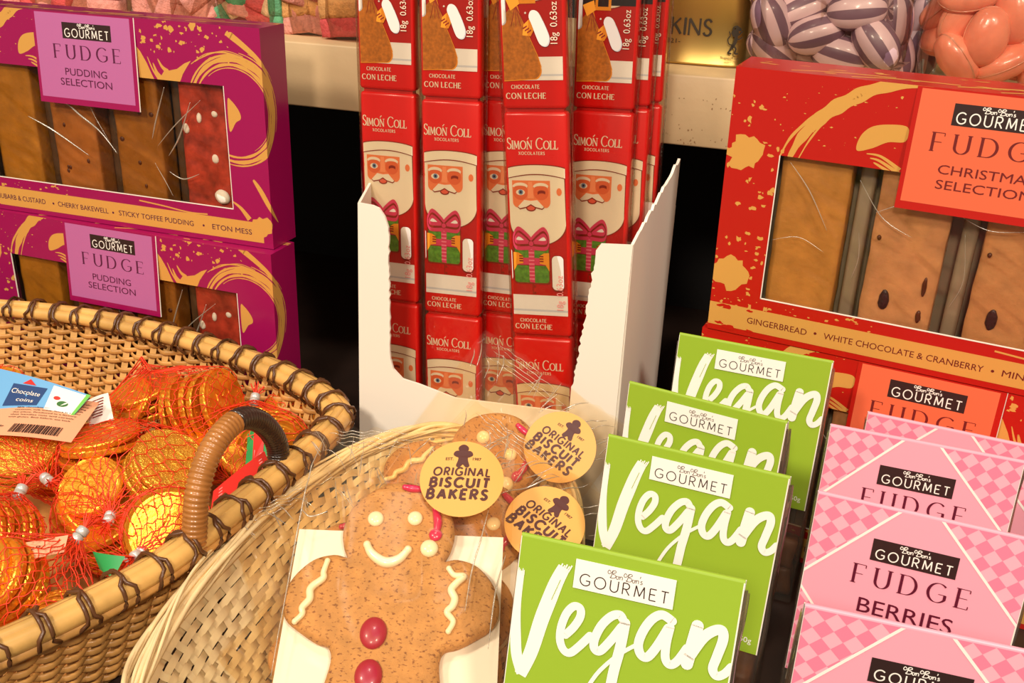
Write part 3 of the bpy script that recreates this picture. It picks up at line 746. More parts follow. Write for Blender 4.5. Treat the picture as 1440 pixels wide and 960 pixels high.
# ================================================================== brown coin basket
M_CANE = mat('golden_cane', (208, 152, 82), .45, var=.28, vscale=70, coat=.15)
M_CANE2 = mat('honey_bamboo', (226, 176, 98), .4, var=.22, vscale=45, coat=.2)
M_LASH = mat('dark_brown_lashing', (94, 56, 28), .4, coat=.2)
M_STAKE = mat('pale_stake', (214, 164, 96), .5, var=.2, vscale=60)
def closed_path(ctrl, n):
    """resample a closed smooth loop to n evenly spaced points"""
    P = [Vector((p[0], p[1], 0)) for p in catmull(ctrl, 24, True)]
    L = [0]
    for i in range(len(P)): L.append(L[-1] + (P[(i+1) % len(P)]-P[i]).length)
    out = []; j = 0
    for k in range(n):
        d = L[-1]*k/n
        while L[j+1] < d: j += 1
        a, b = P[j], P[(j+1) % len(P)]; out.append(a.lerp(b, (d-L[j])/max(L[j+1]-L[j], 1e-9)))
    return out
def normals(P):
    N = len(P); out = []
    for i in range(N):
        t = (P[(i+1) % N]-P[i-1]).normalized(); out.append(Vector((t.y, -t.x, 0)))
    c = sum(P, Vector())/N
    s = sum(((P[i]-c).dot(out[i]) for i in range(N)))
    return [n if s > 0 else -n for n in out]
RZ = .074
BCTRL = [(-.290, .246), (-.264, .304), (-.2555, .349), (-.2485, .423), (-.2475, .468), (-.256, .486), (-.292, .508), (-.357, .530), (-.455, .545), (-.555, .536),
         (-.640, .500), (-.672, .420), (-.655, .320), (-.600, .235), (-.500, .185), (-.390, .175), (-.325, .198)]
t = thing('wicker_basket', 'brown oval wicker basket with arched handle, full of netted gold coins', 'basket', (0, 0, 0))
NS = 112
rim = closed_path(BCTRL, NS*4); nrm = normals(rim)
def wall(i, z, off=0):
    k = 1-z/RZ
    return rim[i % len(rim)] - nrm[i % len(rim)]*(.030*k - off) + Vector((0, 0, z))
mb = MB()
for s_ in range(NS):
    i = s_*4
    mb.ribbon3([wall(i, z) for z in (.003, .02, .04, .06, RZ-.002)], lambda q, i=i: (wall(i+1, .05)-wall(i-1, .05)).normalized(), .0055, M_STAKE)
mb.build('stakes', t)
rng = random.Random(8)
mb = MB(); rows = 19
for r_ in range(rows):
    z0 = .006 + r_*(RZ-.012)/(rows-1)
    pts = []
    ph = r_ % 2; zo = rng.uniform(-.0006, .0006)
    for i in range(NS*4):
        s_ = (i/4.0)
        off = .0026*math.cos(math.pi*(s_+ph))
        pts.append(wall(i, z0 + zo + .0007*noise.noise(Vector((i*.13, r_*3.3, 0))), off))
    mb.tube(pts, .0019, M_CANE, 6, closed=True, up=(0, 0, 1), flat=.42)
mb.build('weave', t)
mb = MB()
for off, zz, rr, m in ((.0036, RZ+.0028, .0049, M_CANE2), (-.0040, RZ+.0022, .0046, M_CANE2), (.0004, RZ+.0058, .0034, M_CANE2), (.0050, RZ-.0026, .0030, M_CANE)):
    mb.tube([rim[i]+nrm[i]*off+Vector((0, 0, zz+.0006*noise.noise(Vector((i*.05, off*900, 1))))) for i in range(len(rim))], rr, m, 8, closed=True, up=(0, 0, 1))
mb.build('rim', t)
mb = MB(); step = 6.3
nw = int(len(rim)/step)
for k in range(nw):
    c = k*step
    for sg in (-1, 1):
        pts = []
        for q in range(15):
            a = -math.pi*.80 + q/14*math.pi*1.6
            i = int(round(c + sg*2.7*(q/14-.5)*1.1)) % len(rim)
            pts.append(rim[i] + nrm[i]*(math.sin(a)*.0106*(.9)) + Vector((0, 0, RZ+.0018+math.cos(a)*.0088)))
        mb.tube(pts, .00105, M_LASH, 5, up=(0, 0, 1))
mb.build('lashing', t)
mb = MB()
base = closed_path(BCTRL, 80); bn = normals(base)
bp = [base[i]-bn[i]*.031 for i in range(80)]
mb.add([(p.x, p.y, .0015) for p in bp]+[(p.x, p.y, .0040) for p in bp], [tuple(range(79, -1, -1)), tuple(range(80, 160))]+[(i, (i+1) % 80, (i+1) % 80+80, i+80) for i in range(80)], M_CANE)
mb.build('base', t)
# arched handle over the near rim
F1, F2 = atz(273, 762, RZ+.004), atz(387, 656, RZ+.004)
hd = F2-F1; hd.z = 0; hd.normalize(); hn = Vector((hd.y, -hd.x, 0))
def onplane(px, py):
    d = ray(px, py); return CAM + d*((F1-CAM).dot(hn)/d.dot(hn))
hp = catmull([tuple(onplane(*q)) for q in ((273, 772), (274, 735), (278, 690), (291, 645), (312, 610), (338, 589), (362, 591), (381, 608), (391, 632), (389, 664))], 10)
M_HAN = mat('brown_wrapped_cane', (174, 112, 52), .32, coat=.4, var=.2, vscale=60); M_HAN2 = mat('dark_wrapped_cane', (52, 34, 26), .3, coat=.5)
def handle(pp, m, name, parent):
    P = [Vector(p) for p in pp]; L = [0]
    for i in range(len(P)-1): L.append(L[-1]+(P[i+1]-P[i]).length)
    n = int(L[-1]/.0024); Q = []; rr = []
    for k in range(n*4+1):
        d = L[-1]*k/(n*4); j = 0
        while j < len(L)-2 and L[j+1] < d: j += 1
        Q.append(P[j].lerp(P[j+1], (d-L[j])/max(L[j+1]-L[j], 1e-9)))
        rr.append((.00545, .0060, .0062, .0060)[k % 4])
    mb = MB(); mb.tube(Q, lambda t_: rr[int(round(t_*(len(Q)-1)))], m, 14)
    return mb.build(name, parent)
cut = int(len(hp)*.52)
h1 = handle(hp[:cut+1], M_HAN, 'handle', t)
h2 = handle(hp[cut:], M_HAN2, 'dark_wrapping', h1)

# ================================================================== netted chocolate coins
M_COIN = mat('gold_foil', (255, 172, 50), .28, metal=.72, bump=.22, bscale=300)
M_COINW = mat('crumpled_gold_foil', (255, 196, 70), .25, metal=.72, bump=1.0, bscale=700)
M_NET = mat('orange_red_net', (236, 62, 24), .45)
M_CLIP = mat('white_metal_clip', (214, 214, 208), .3, metal=.3)
M_TAGW = mat('peach_paper_tag', (246, 176, 134), .5)
M_TAGG = mat('green_card_print', (44, 160, 84), .45); M_TAGR = mat('red_card_print', (226, 44, 34), .45)
M_TAGB = mat('sky_blue_print', (112, 176, 226), .45); M_NAVY = mat('navy_print', (34, 68, 122), .45); M_LIME = mat('lime_edge_print', (110, 196, 70), .45)
def coin_mesh(r, h, m):
    mb = MB(); n = 72
    prof = [(0.0001, 0), (r*.80, 0), (r*.84, .0003), (r*.90, .0003), (r*.965, -.0001), (r, .0007), (r, h-.0007), (r*.965, h+.0001), (r*.90, h-.0003), (r*.84, h-.0003), (r*.80, h), (.0001, h)]
    V = []; F = []
    for q, (rr, z) in enumerate(prof):
        for k in range(n):
            w = 2*math.pi*k/n; rk = rr*(1-.018*(k % 2)) if q in (5, 6) else rr
            V.append((rk*math.cos(w), rk*math.sin(w), z))
    for i in range(len(prof)-1):
        for k in range(n):
            k2 = (k+1) % n; F.append((i*n+k, i*n+k2, (i+1)*n+k2, (i+1)*n+k))
    F.append(tuple(range(n-1, -1, -1))); F.append(tuple((len(prof)-1)*n+k for k in range(n)))
    mb.add(V, F, m, False)
    # embossed head-and-figure marks: a ring of dots and a few raised bars
    for k in range(28):
        w = 2*math.pi*k/28; mb.blob((r*.74*math.cos(w), r*.74*math.sin(w), h), (.0006, .0006, .0004), m, seg=6, rings=4)
    for (x, y, l_, an) in ((0, .35, .5, .1), (-.1, -.3, .55, -.15), (.15, .05, .3, .9), (-.25, .1, .3, -1.1)):
        p = Vector((x*r, y*r, h)); d = Vector((math.cos(an), math.sin(an), 0))*l_*r/2
        mb.tube([p-d, p, p+d], .0006, m, 6)
    return mb
COINS = {}
def coin(parent, M, r, crumple=False):
    key = (round(r, 4), crumple)
    if key not in COINS:
        o = coin_mesh(r, .0036, M_COINW if crumple else M_COIN).build('coin', parent); COINS[key] = o
    else:
        o = COINS[key].copy(); COL.objects.link(o); o.parent = parent
    o.matrix_local = M
    return o
def net_bag(label, pos, yaw, coins, neck, pitch=0, group='orange net bags of gold coins', strands=19, dens=1.25, clip=True):
    """coins: list of (x, y, z, tilt about x, tilt about y, radius, crumpled). neck: local point where the net is gathered"""
    b = thing('coin_net_bag', label, 'net bag', pos, yaw, pitch, 0, group)
    cloud = []
    for (x, y, z, tx, ty, r, cr) in coins:
        M = Matrix.Translation((x, y, z)) @ Matrix.Rotation(R(ty), 4, 'Y') @ Matrix.Rotation(R(tx), 4, 'X')
        coin(b, M, r, cr)
        for k in range(18):
            w = 2*math.pi*k/18
            for hz in (-.0002, .0045): cloud.append(M @ Vector((r*1.01*math.cos(w), r*1.01*math.sin(w), hz)))
    bm = bmesh.new()
    for p in cloud: bm.verts.new(p)
    neck = Vector(neck)
    bm.verts.new(neck)
    res = bmesh.ops.convex_hull(bm, input=bm.verts[:])
    bmesh.ops.recalc_face_normals(bm, faces=bm.faces[:])
    tree = BVHTree.FromBMesh(bm); bm.free()
    c = sum(cloud, Vector())/len(cloud)
    ax = (neck-c).normalized(); u_ = ax.orthogonal().normalized(); v_ = ax.cross(u_)
    hi = (neck-c).dot(ax); lo = min((p-c).dot(ax) for p in cloud)
    mb = MB(); NT = 34
    rg = random.Random(int(abs(pos[0])*9999))
    for fam in (-1, 1):
        for k in range(strands):
            pts = []; j0 = rg.uniform(-.06, .06)
            for q in range(NT+1):
                t_ = q/NT; s_ = lo*.995 + (hi*.985-lo*.995)*t_
                w = 2*math.pi*(k/strands) + j0 + fam*dens*2*t_ + .05*math.sin(q*1.9+k)
                d = u_*math.cos(w)+v_*math.sin(w)
                o_ = c + ax*s_
                h_ = tree.ray_cast(o_ + d*.2, -d)
                if h_[0] is None: p = o_ + d*.0008
                else: p = h_[0] + d*.0006
                pts.append(p)
            mb.tube(pts, .00030, M_NET, 4, cap=False)
    # frayed tassel past the gather
    for k in range(16):
        d = (ax + Vector((rg.uniform(-.6, .6), rg.uniform(-.6, .6), rg.uniform(-.3, .5)))).normalized()
        mb.tube([neck-ax*.004, neck+ax*.003, neck+d*rg.uniform(.008, .014)], .0004, M_NET, 4, cap=False)
    mb.build('net', b)
    if clip:
        cb = MB(); T = Matrix.Translation(neck) @ ax.to_track_quat('Z', 'Y').to_matrix().to_4x4()
        for z in (-.0022, .0022): cb.lathe([(.0024, z-.0020), (.0031, z-.0015), (.0031, z+.0015), (.0024, z+.0020)], M_CLIP, 14, T)
        cb.build('clip', b)
    return b
def stack(x, y, z, n, tx, ty, r, step=.0062, cr=False):
    M = Matrix.Rotation(R(ty), 4, 'Y') @ Matrix.Rotation(R(tx), 4, 'X'); d = M @ Vector((0, 0, 1))
    rg = random.Random(int(x*1e5)+n)
    return [(x+d.x*step*k+rg.uniform(-.0012, .0012), y+d.y*step*k+rg.uniform(-.0012, .0012), z+d.z*step*k, tx+rg.uniform(-6, 6), ty+rg.uniform(-6, 6), r, cr) for k in range(n)]
r1, r2 = .0225, .0185
# (1) big bag in the middle of the basket: flat stack, a coin facing out, a crumpled leaning stack
p = atz(150, 672, .052)
net_bag('net bag of gold coins in the basket centre, round coin facing out, white clip below', p, 0,
        stack(-.012, .012, -.010, 5, -10, -8, r1) + [(.002, -.014, .002, 34, 4, r2, False)] + stack(.026, .012, -.004, 4, 2, 36, r1, cr=True) + stack(.010, .0, -.020, 3, 0, 8, r1),
        atz(154, 728, .050)-p)
p = atz(225, 578, .056)
net_bag('net bag of gold coins against the back basket wall, coins standing on edge', p, 0,
        stack(-.010, .006, -.002, 3, 8, -10, r1) + stack(.014, .0, .0, 5, -8, 68, r1, .0078) + [(-.014, -.008, .006, 40, -30, r2, False)],
        Vector((.030, -.004, -.010)))
p = atz(22, 745, .054)
net_bag('net bag of coins at the left picture edge, large coin leaning up', p, 0,
        stack(-.004, .004, -.010, 5, 52, -18, .0195) , atz(28, 692, .062)-p)
p = atz(50, 840, .052) + Vector((-.004, .002, 0))
BF = net_bag('net bag of big gold coins nearest the front rim, white clip on top', p, 0,
        stack(-.014, .006, -.006, 4, 36, -14, .020) + stack(.014, .004, -.014, 4, 64, 64, .0165, .0056) + [(-.022, -.006, .010, 40, -10, r2, False)],
        atz(112, 752, .066)-p)
p = atz(246, 735, .048)
net_bag('net bag of coins beside the near foot of the handle, coins tilted on edge', p, 0,
        stack(-.006, .0, -.006, 5, 40, 48, r1, .0052), atz(195, 778, .048)-p)
p = atz(334, 632, .050) + Vector((-.006, 0, 0))
BH_ = net_bag('net bag of coins behind the arched handle, green and red card attached', p, 0,
        stack(.004, .010, -.006, 4, 30, 40, r1) + stack(.022, .016, .0, 3, 60, 80, r1, .006) + stack(-.018, .0, -.012, 3, 10, 10, r1),
        atz(358, 562, .066)-p)
p = atz(34, 640, .052)
BL = net_bag('net bag of crumpled coins at left with a peach printed barcode tag lying on it', p, 0,
        stack(.0, .0, -.006, 4, 20, 14, r1, cr=True) + stack(-.024, .008, -.008, 4, 12, -16, r1, cr=True), Vector((.036, -.022, .004)))
p = atz(150, 742, .030)
net_bag('net bag of coins lying low between the centre bag and the green clip', p, 0,
        stack(-.012, .004, -.006, 4, 12, 22, r1) + stack(.016, -.004, -.006, 4, 14, -18, r1), Vector((.034, -.024, .004)))
p = atz(415, 602, .040)
net_bag('net bag of coins in the far right corner of the basket', p, 0, stack(-.006, .004, -.008, 4, 24, 30, r1) + stack(.006, -.012, -.012, 3, 18, -8, r2), Vector((.012, .020, .010)))
p = atz(95, 665, .024)
net_bag('net bag of coins mostly hidden beneath the centre bag and the left ones', p, 0, stack(-.01, .006, -.006, 4, 10, 14, r1) + stack(.026, .0, -.008, 3, 14, -18, r1), Vector((-.034, -.02, .004)))
p = atz(0, 560, .042)
BB = net_bag('net bag of coins at the back left with a blue and green card', p, 0, stack(0, 0, -.01, 4, 16, 10, r1) + stack(-.03, -.004, -.01, 4, 10, -12, r1), Vector((.036, -.01, .004)))
# cards tied to the bags
def paper(bag, name, label, px, zs, m, sub=None, curl=.004, art=None, border=None):
    """thin sheet through four points: top-left, top-right, bottom-right, bottom-left"""
    P = [atz(q[0], q[1], z) for q, z in zip(px, zs)]
    nn = (P[1]-P[0]).cross(P[3]-P[0]).normalized()
    if nn.dot(CAM-P[0]) < 0: nn = -nn
    w = (P[1]-P[0]).length*1000; h = (P[3]-P[0]).length*1000
    def fm(x, z, l):
        u, v = x/(w*.001), -z/(h*.001)
        p_ = P[0].lerp(P[1], u).lerp(P[3].lerp(P[2], u), v)
        return tuple(p_ + nn*(curl*math.sin(math.pi*u)*(1-.3*v) + l*EPS*1.3))
    mb = MB(); mb.sheet(lambda u, v: fm(u*w*.001, -v*h*.001, 0), 14, 8, m)
    a = Art(mb, [(0, -h*.001, w*.001, 0)], fmap=fm)
    # subdivide art finely enough to follow the curl
    if art: art(a, w, h)
    o = mb.build(name, bag)
    o.matrix_parent_inverse = bag.matrix_basis.inverted(); o['label'] = label
    return o
def art_tag(a, w, h):
    lines = ['Milk Chocolate Ingredients: sugar, cocoa butter,', 'skimmed milk powder, cocoa mass, whey', 'powder, emulsifier: lecithin, flavouring', 'Milk chocolate contains cocoa solids', 'minimum, milk solids. Store in a cool', 'dry place. Produced in a factory', 'that handles nuts and cereals', 'with gluten. Best before: see back']
    for k, s_ in enumerate(lines):
        text(a, s_, w*.30, w*(.96-.012*k), -h*(.13+.062*k), h*.026, M_INK, 6, bold=.01)
    text(a, 'NET WEIGHT 75g', w*.02, w*.34, -h*.80, h*.04, M_INK, 6, bold=.02)
    rg = random.Random(4); x = w*.42
    while x < w*.86:
        q = rg.uniform(.25, .8); a.rect(x, -h*.92, x+q, -h*.72, M_INK, 6); x += q+rg.uniform(.25, .7)
paper(BL, 'paper_tag', 'pale peach tag with small black print and barcode', [(0, 560), (140, 566), (100, 622), (-60, 612)], [.080, .078, .072, .073], M_TAGW, curl=.0035, art=art_tag)
def art_blue(a, w, h):
    for t_ in ((0, 0, w, -h*.07), (0, 0, w*.03, -h), (w*.97, 0, w, -h)): a.rect(t_[0], t_[3], t_[2], t_[1], M_LIME, 4)
    a.rect(w*.70, -h, w*.97, -h*.07, M_IVORY, 3)
    a.poly([(w*.36, -h*.28), (w*.66, -h*.22), (w*.62, -h*.78), (w*.30, -h*.86)], M_NAVY, 4)
    text(a, 'Chocolate', w*.36, w*.62, -h*.52, h*.12, M_IVORY, 6, shear=.2); text(a, 'coins', w*.42, w*.58, -h*.72, h*.10, M_IVORY, 6, shear=.2)
    text(a, 'NUT', w*.05, w*.22, -h*.80, h*.15, M_IVORY, 6, bold=.02)
    a.disc(w*.84, -h*.62, w*.05, mat('leaf_green_print', (46, 110, 40), .5), 5); a.disc(w*.77, -h*.45, w*.03, M_TAGR, 5)
    a.poly([(w*.44, -h*.24), (w*.50, -h*.08), (w*.56, -h*.22)], M_TAGR, 5)
paper(BB, 'header_card', 'glossy blue and green card with a navy panel', [(-30, 512), (128, 556), (104, 584), (-40, 580)], [.092, .085, .077, .076], M_TAGB, curl=.003, art=art_blue)
def art_white(a, w, h):
    for k in range(7): a.rect(w*.2, -h*(.16+.1*k), w*(.8-.03*k), -h*(.12+.1*k), M_LINE, 5)
paper(BB, 'paper_tag', 'small white folded tag end with fine print', [(118, 566), (152, 552), (160, 590), (126, 600)], [.072, .076, .068, .066], M_IVORY, curl=.001, art=art_white)
def art_gr(a, w, h):
    a.rect(0, -h*.42, w, 0, M_TAGG, 3); a.rect(w*.30, -h*.92, w*.72, -h*.22, M_TAGR, 4); a.rect(w*.36, -h*.8, w*.66, -h*.6, mat('pink_print', (244, 150, 140), .5), 5)
    a.stroke([(w*.30, -h*.92), (w*.72, -h*.92)], .6, M_IVORY, 5)
paper(BH_, 'header_card', 'green and red printed card', [(350, 590), (383, 608), (380, 664), (345, 655)], [.070, .070, .052, .052], M_TAGG, curl=.001, art=art_gr)
def art_red(a, w, h):
    for k in range(5): a.stroke([(w*.1, -h*(.2+.15*k)), (w*.9, -h*(.25+.13*k))], .8, mat('pink_print', (244, 150, 140), .5), 4)
paper(BH_, 'paper_tag', 'shiny red printed tag', [(300, 690), (372, 634), (382, 662), (296, 720)], [.070, .070, .066, .066], M_TAGR, curl=.002, art=art_red)
def art_e(a, w, h): text(a, 'L329', w*.45, w*.7, -h*.5, h*.16, M_LINE, 5)
paper(BF, 'paper_tag', 'salmon paper tag edge', [(-30, 778), (96, 752), (90, 776), (-30, 806)], [.070, .070, .066, .066], M_TAGW, curl=.001, art=art_e)
paper(BF, 'header_card', 'bright green card corner', [(130, 775), (176, 782), (160, 812), (140, 800)], [.058, .058, .050, .050], M_TAGG, curl=.001)

# ================================================================== pale shallow basket
M_PALE = mat('pale_willow', (246, 214, 160), .5, var=.16, vscale=90, coat=.1)
M_PALE2 = mat('pale_willow_strip', (250, 220, 168), .5, var=.14, vscale=60)
TZ = .066
t = thing('wicker_tray', 'pale oval willow tray holding bagged gingerbread biscuits', 'basket', (0, 0, 0))
TC, TA, TB = Vector((-.1635, .352, 0)), .0840, .150
def tloop(k, n, s=1.0):
    w = 2*math.pi*k/n; c, q = math.cos(w), math.sin(w); e = .88
    return TC + Vector((math.copysign(abs(c)**e, c)*TA*s, math.copysign(abs(q)**e, q)*TB*s, 0))
def tpt(k, n, h):
    """h 0 at the rim .. 1 at the middle of the floor"""
    if h < .7: q = h/.7; return tloop(k, n, 1-.40*q) + Vector((0, 0, TZ*(1-q)**1.15*.93+.004))
    return tloop(k, n, .60*(1-(h-.7)/.3)+.001) + Vector((0, 0, .004))
NT_ = 168
mb = MB()
for k in range(NT_//2):
    i = k*2
    L = [tpt(i, NT_, h/18) + Vector((0, 0, .0009*math.cos(math.pi*(h+k)))) for h in range(0, 18)]
    mb.ribbon3(L, lambda q, i=i: (tpt(i+1, NT_, .3)-tpt(i-1, NT_, .3)).normalized(), .0044, M_PALE2)
mb.build('stakes', t)
rng = random.Random(21)
mb = MB(); nrow = 17
for r_ in range(nrow):
    h = .05 + r_*.0385
    pts = []; N = NT_*2; jit = rng.uniform(-.006, .006)
    for i in range(N):
        hh = h + jit + .010*noise.noise(Vector((i*.06, r_*2.1, 0)))
        p_ = tpt(i, N, hh); c_ = (p_-Vector((TC.x, TC.y, p_.z))).normalized()
        s_ = .0016*math.cos(math.pi*(i/4.0 + (r_ % 2)))
        pts.append(p_ - c_*s_*.6 + Vector((0, 0, s_)))
    V = []; F = []
    for i in range(N):
        a0 = tpt(i, N, h-.016+.004*math.sin(r_*2.2)); b0 = tpt(i, N, h+.016); d = (b0-a0).normalized()*.0021*rng.uniform(.9, 1.1)
        V += [pts[i]-d, pts[i]+d]
    for i in range(N):
        j = (i+1) % N; F.append((2*i, 2*i+1, 2*j+1, 2*j))
    mb.add(V, F, M_PALE, True)
mb.build('weave', t)
mb = MB()
for q in range(30):
    r0 = rng.uniform(0, .0080); a0 = rng.uniform(0, 6.28); w0 = rng.uniform(.5, 1.4); ph = rng.uniform(0, 6.28)
    N = 150; pts = []
    for i in range(N):
        c_ = tloop(i, N); o_ = (c_-TC).normalized()
        aa = a0 + w0*math.sin(2*math.pi*i/N*3+ph) + 2*math.pi*i/N*2
        rr = r0 + .0018*noise.noise(Vector((math.cos(2*math.pi*i/N)*3, math.sin(2*math.pi*i/N)*3, q*4.1)))
        pts.append(c_ + o_*(rr*math.cos(aa)*.75-.001) + Vector((0, 0, TZ+.0005+rr*math.sin(aa)*.75)))
    mb.tube(pts, rng.uniform(.0008, .0014), M_PALE if q % 2 else M_PALE2, 6, closed=True)
mb.build('rim', t)
mb = MB()
pts = [tloop(k, 90, .61) for k in range(90)]
mb.add([(p.x, p.y, .0015) for p in pts]+[(p.x, p.y, .003) for p in pts], [tuple(range(89, -1, -1)), tuple(range(90, 180))]+[(i, (i+1) % 90, (i+1) % 90+90, i+90) for i in range(90)], M_PALE)
mb.build('base', t)

# ================================================================== bagged gingerbread biscuits
def biscuit_mat():
    m = mat('gingerbread', (194, 138, 76), .75, bump=.6, bscale=460, var=.15, vscale=140)
    nt = m.node_tree; b = nt.nodes['Principled BSDF']
    tc = [n for n in nt.nodes if n.type == 'TEX_COORD'][0]
    mp = nt.nodes.new('ShaderNodeMapping'); mp.inputs['Scale'].default_value = (1, 1, 1.7)
    v = nt.nodes.new('ShaderNodeTexVoronoi'); v.inputs['Scale'].default_value = 210; v.inputs['Randomness'].default_value = 1
    nz = nt.nodes.new('ShaderNodeTexNoise'); nz.inputs['Scale'].default_value = 460; nz.inputs['Detail'].default_value = 5
    mm_ = nt.nodes.new('ShaderNodeMixRGB'); mm_.inputs[0].default_value = .06
    nt.links.new(tc.outputs['Object'], mp.inputs['Vector']); nt.links.new(mp.outputs[0], nz.inputs['Vector'])
    nt.links.new(mp.outputs[0], v.inputs['Vector'])
    r = nt.nodes.new('ShaderNodeValToRGB'); r.color_ramp.elements[0].position, r.color_ramp.elements[1].position = .34, .44
    r.color_ramp.elements[0].color = lin((126, 70, 26)); r.color_ramp.elements[1].color = (1, 1, 1, 1)
    nt.links.new(nz.outputs['Fac'], r.inputs['Fac'])
    mu = nt.nodes.new('ShaderNodeMixRGB'); mu.blend_type = 'MULTIPLY'; mu.inputs[0].default_value = .72
    src = b.inputs['Base Color'].links[0].from_socket
    nt.links.new(src, mu.inputs[1]); nt.links.new(r.outputs[0], mu.inputs[2]); nt.links.new(mu.outputs[0], b.inputs['Base Color'])
    return m
M_BIS = biscuit_mat()
M_ICE = mat('cream_icing', (252, 236, 196), .3, coat=.3); M_PINKI = mat('pink_icing', (212, 40, 84), .3, coat=.4); M_BTN = mat('red_sugar_button', (168, 24, 50), .4, coat=.25)
M_STICK = mat('tan_sticker', (232, 172, 84), .5); M_BROWN = mat('brown_sticker_ink', (82, 30, 22), .5)
M_CELLO = film('cello_bag_film', rough=.16, base=.002, fac=.09, bump=.16, bscale=24, opacity=.015)
M_FOLD = film('cello_fold_glint', rough=.22, base=.30, fac=.5, bump=.2, bscale=60, opacity=.22)  # bag creases with their highlights put into a pale colour
HALF = [(5.5, 75.2), (14, 73.2), (22, 68), (28.6, 60), (31, 50), (29.8, 42), (27.5, 35.6), (34, 36.5), (43, 33.5), (50.5, 25), (53.4, 15), (51, 6.5), (43.5, .8), (36.5, -3.2), (30.5, -5.2), (28.4, -11), (29.5, -20), (32, -32), (36, -44), (38, -54), (35, -62), (27, -65.5), (19, -63), (12.5, -56), (8.5, -50), (5.5, -48.5)]
def man_outline(n=6):
    L = [(11-p[0], p[1]) for p in HALF[1:-1]]
    pts = HALF + list(reversed(L))
    return catmull(pts, n, True)
def biscuit(parent):
    bm = bmesh.new(); pts = man_outline(5)
    vs = [bm.verts.new((p[0]*.001, 0, p[1]*.001)) for p in pts]
    bm.faces.new(vs); bmesh.ops.triangulate(bm, faces=bm.faces[:])
    bm.free()
    # domed cross-section: rings shrinking inwards
    mb = MB(); T = .0085
    N = len(pts); P = [Vector((p[0], p[1], 0)) for p in pts]; nn = normals(P)
    rings = [(0, 0.0), (.9, -.0016), (1.3, -.0040), (1.0, -.0060), (0.1, -.0074), (-1.3, -.0083), (-3.0, -.0088)]
    V = []; F = []
    for q, (o, y) in enumerate(rings):
        for i in range(N):
            p_ = P[i] + nn[i]*(o-.6); V.append((p_.x*.001, y, p_.y*.001))
    for q in range(len(rings)-1):
        for i in range(N):
            j = (i+1) % N; F.append((q*N+i, q*N+j, (q+1)*N+j, (q+1)*N+i))
    top = (len(rings)-1)*N
    for t3 in tessellate_polygon([[Vector((V[top+i][0], V[top+i][2], 0)) for i in range(N)]]): F.append(tuple(top+i for i in t3))
    mb.add(V, F, M_BIS, True)
    o = mb.build('biscuit', parent)
    ic = MB(); y = -.0092
    def dome(x, z, r, m, k=.55): ic.blob((x*.001, y, z*.001), (r*.001, r*k*.001, r*.001), m, seg=18, rings=10)
    def rope(pp, r, m): ic.tube([(p[0]*.001, y-.0004, p[1]*.001) for p in catmull(pp, 7)], lambda t_: r*.001*(.72+.28*math.sin(math.pi*min(1, max(0, t_*1.15-.07)))), m, 10); [ic.blob((q[0]*.001, y-.0004, q[1]*.001), (r*.00078,)*3, m, seg=10, rings=6) for q in (pp[0], pp[-1])]
    dome(-5.6, 54.4, 3.8, M_ICE); dome(12.8, 55.4, 3.6, M_ICE)
    rope([(-8, 41), (-5.6, 37), (-1, 33.6), (3, 32.8), (7.6, 34.9), (11, 39.4)], 2.5, M_ICE)
    rope([(-25.0, 32.3), (-26, 27), (-25.8, 24), (-29.5, 20.5), (-30.8, 18), (-30.4, 14), (-33, 10), (-32.6, 7), (-35.3, 3.6)], 1.8, M_ICE)
    rope([(30.4, 31), (33, 28), (37.4, 27.6), (34.5, 24.5), (32.2, 21), (34, 17), (33.2, 13.5), (31, 10.5), (34, 6.5), (32.2, 2)], 1.8, M_ICE)
    dome(20.6, 40.6, 4.2, M_ICE, .6)
    rope([(6.5, 71.2), (10, 70.6), (15, 70.4)], 1.9, M_PINKI); rope([(22, 60), (23.6, 54), (23.4, 49)], 2.1, M_PINKI); dome(23, 47.5, 3.1, M_PINKI)
    ic.build('icing', o)
    bt = MB()
    for z in (0, -18.6): bt.blob((-.0004, y, z*.001), (.0060, .0028, .0072), M_BTN, seg=24, rings=12)
    bt.build('sugar_buttons', o)
    return o
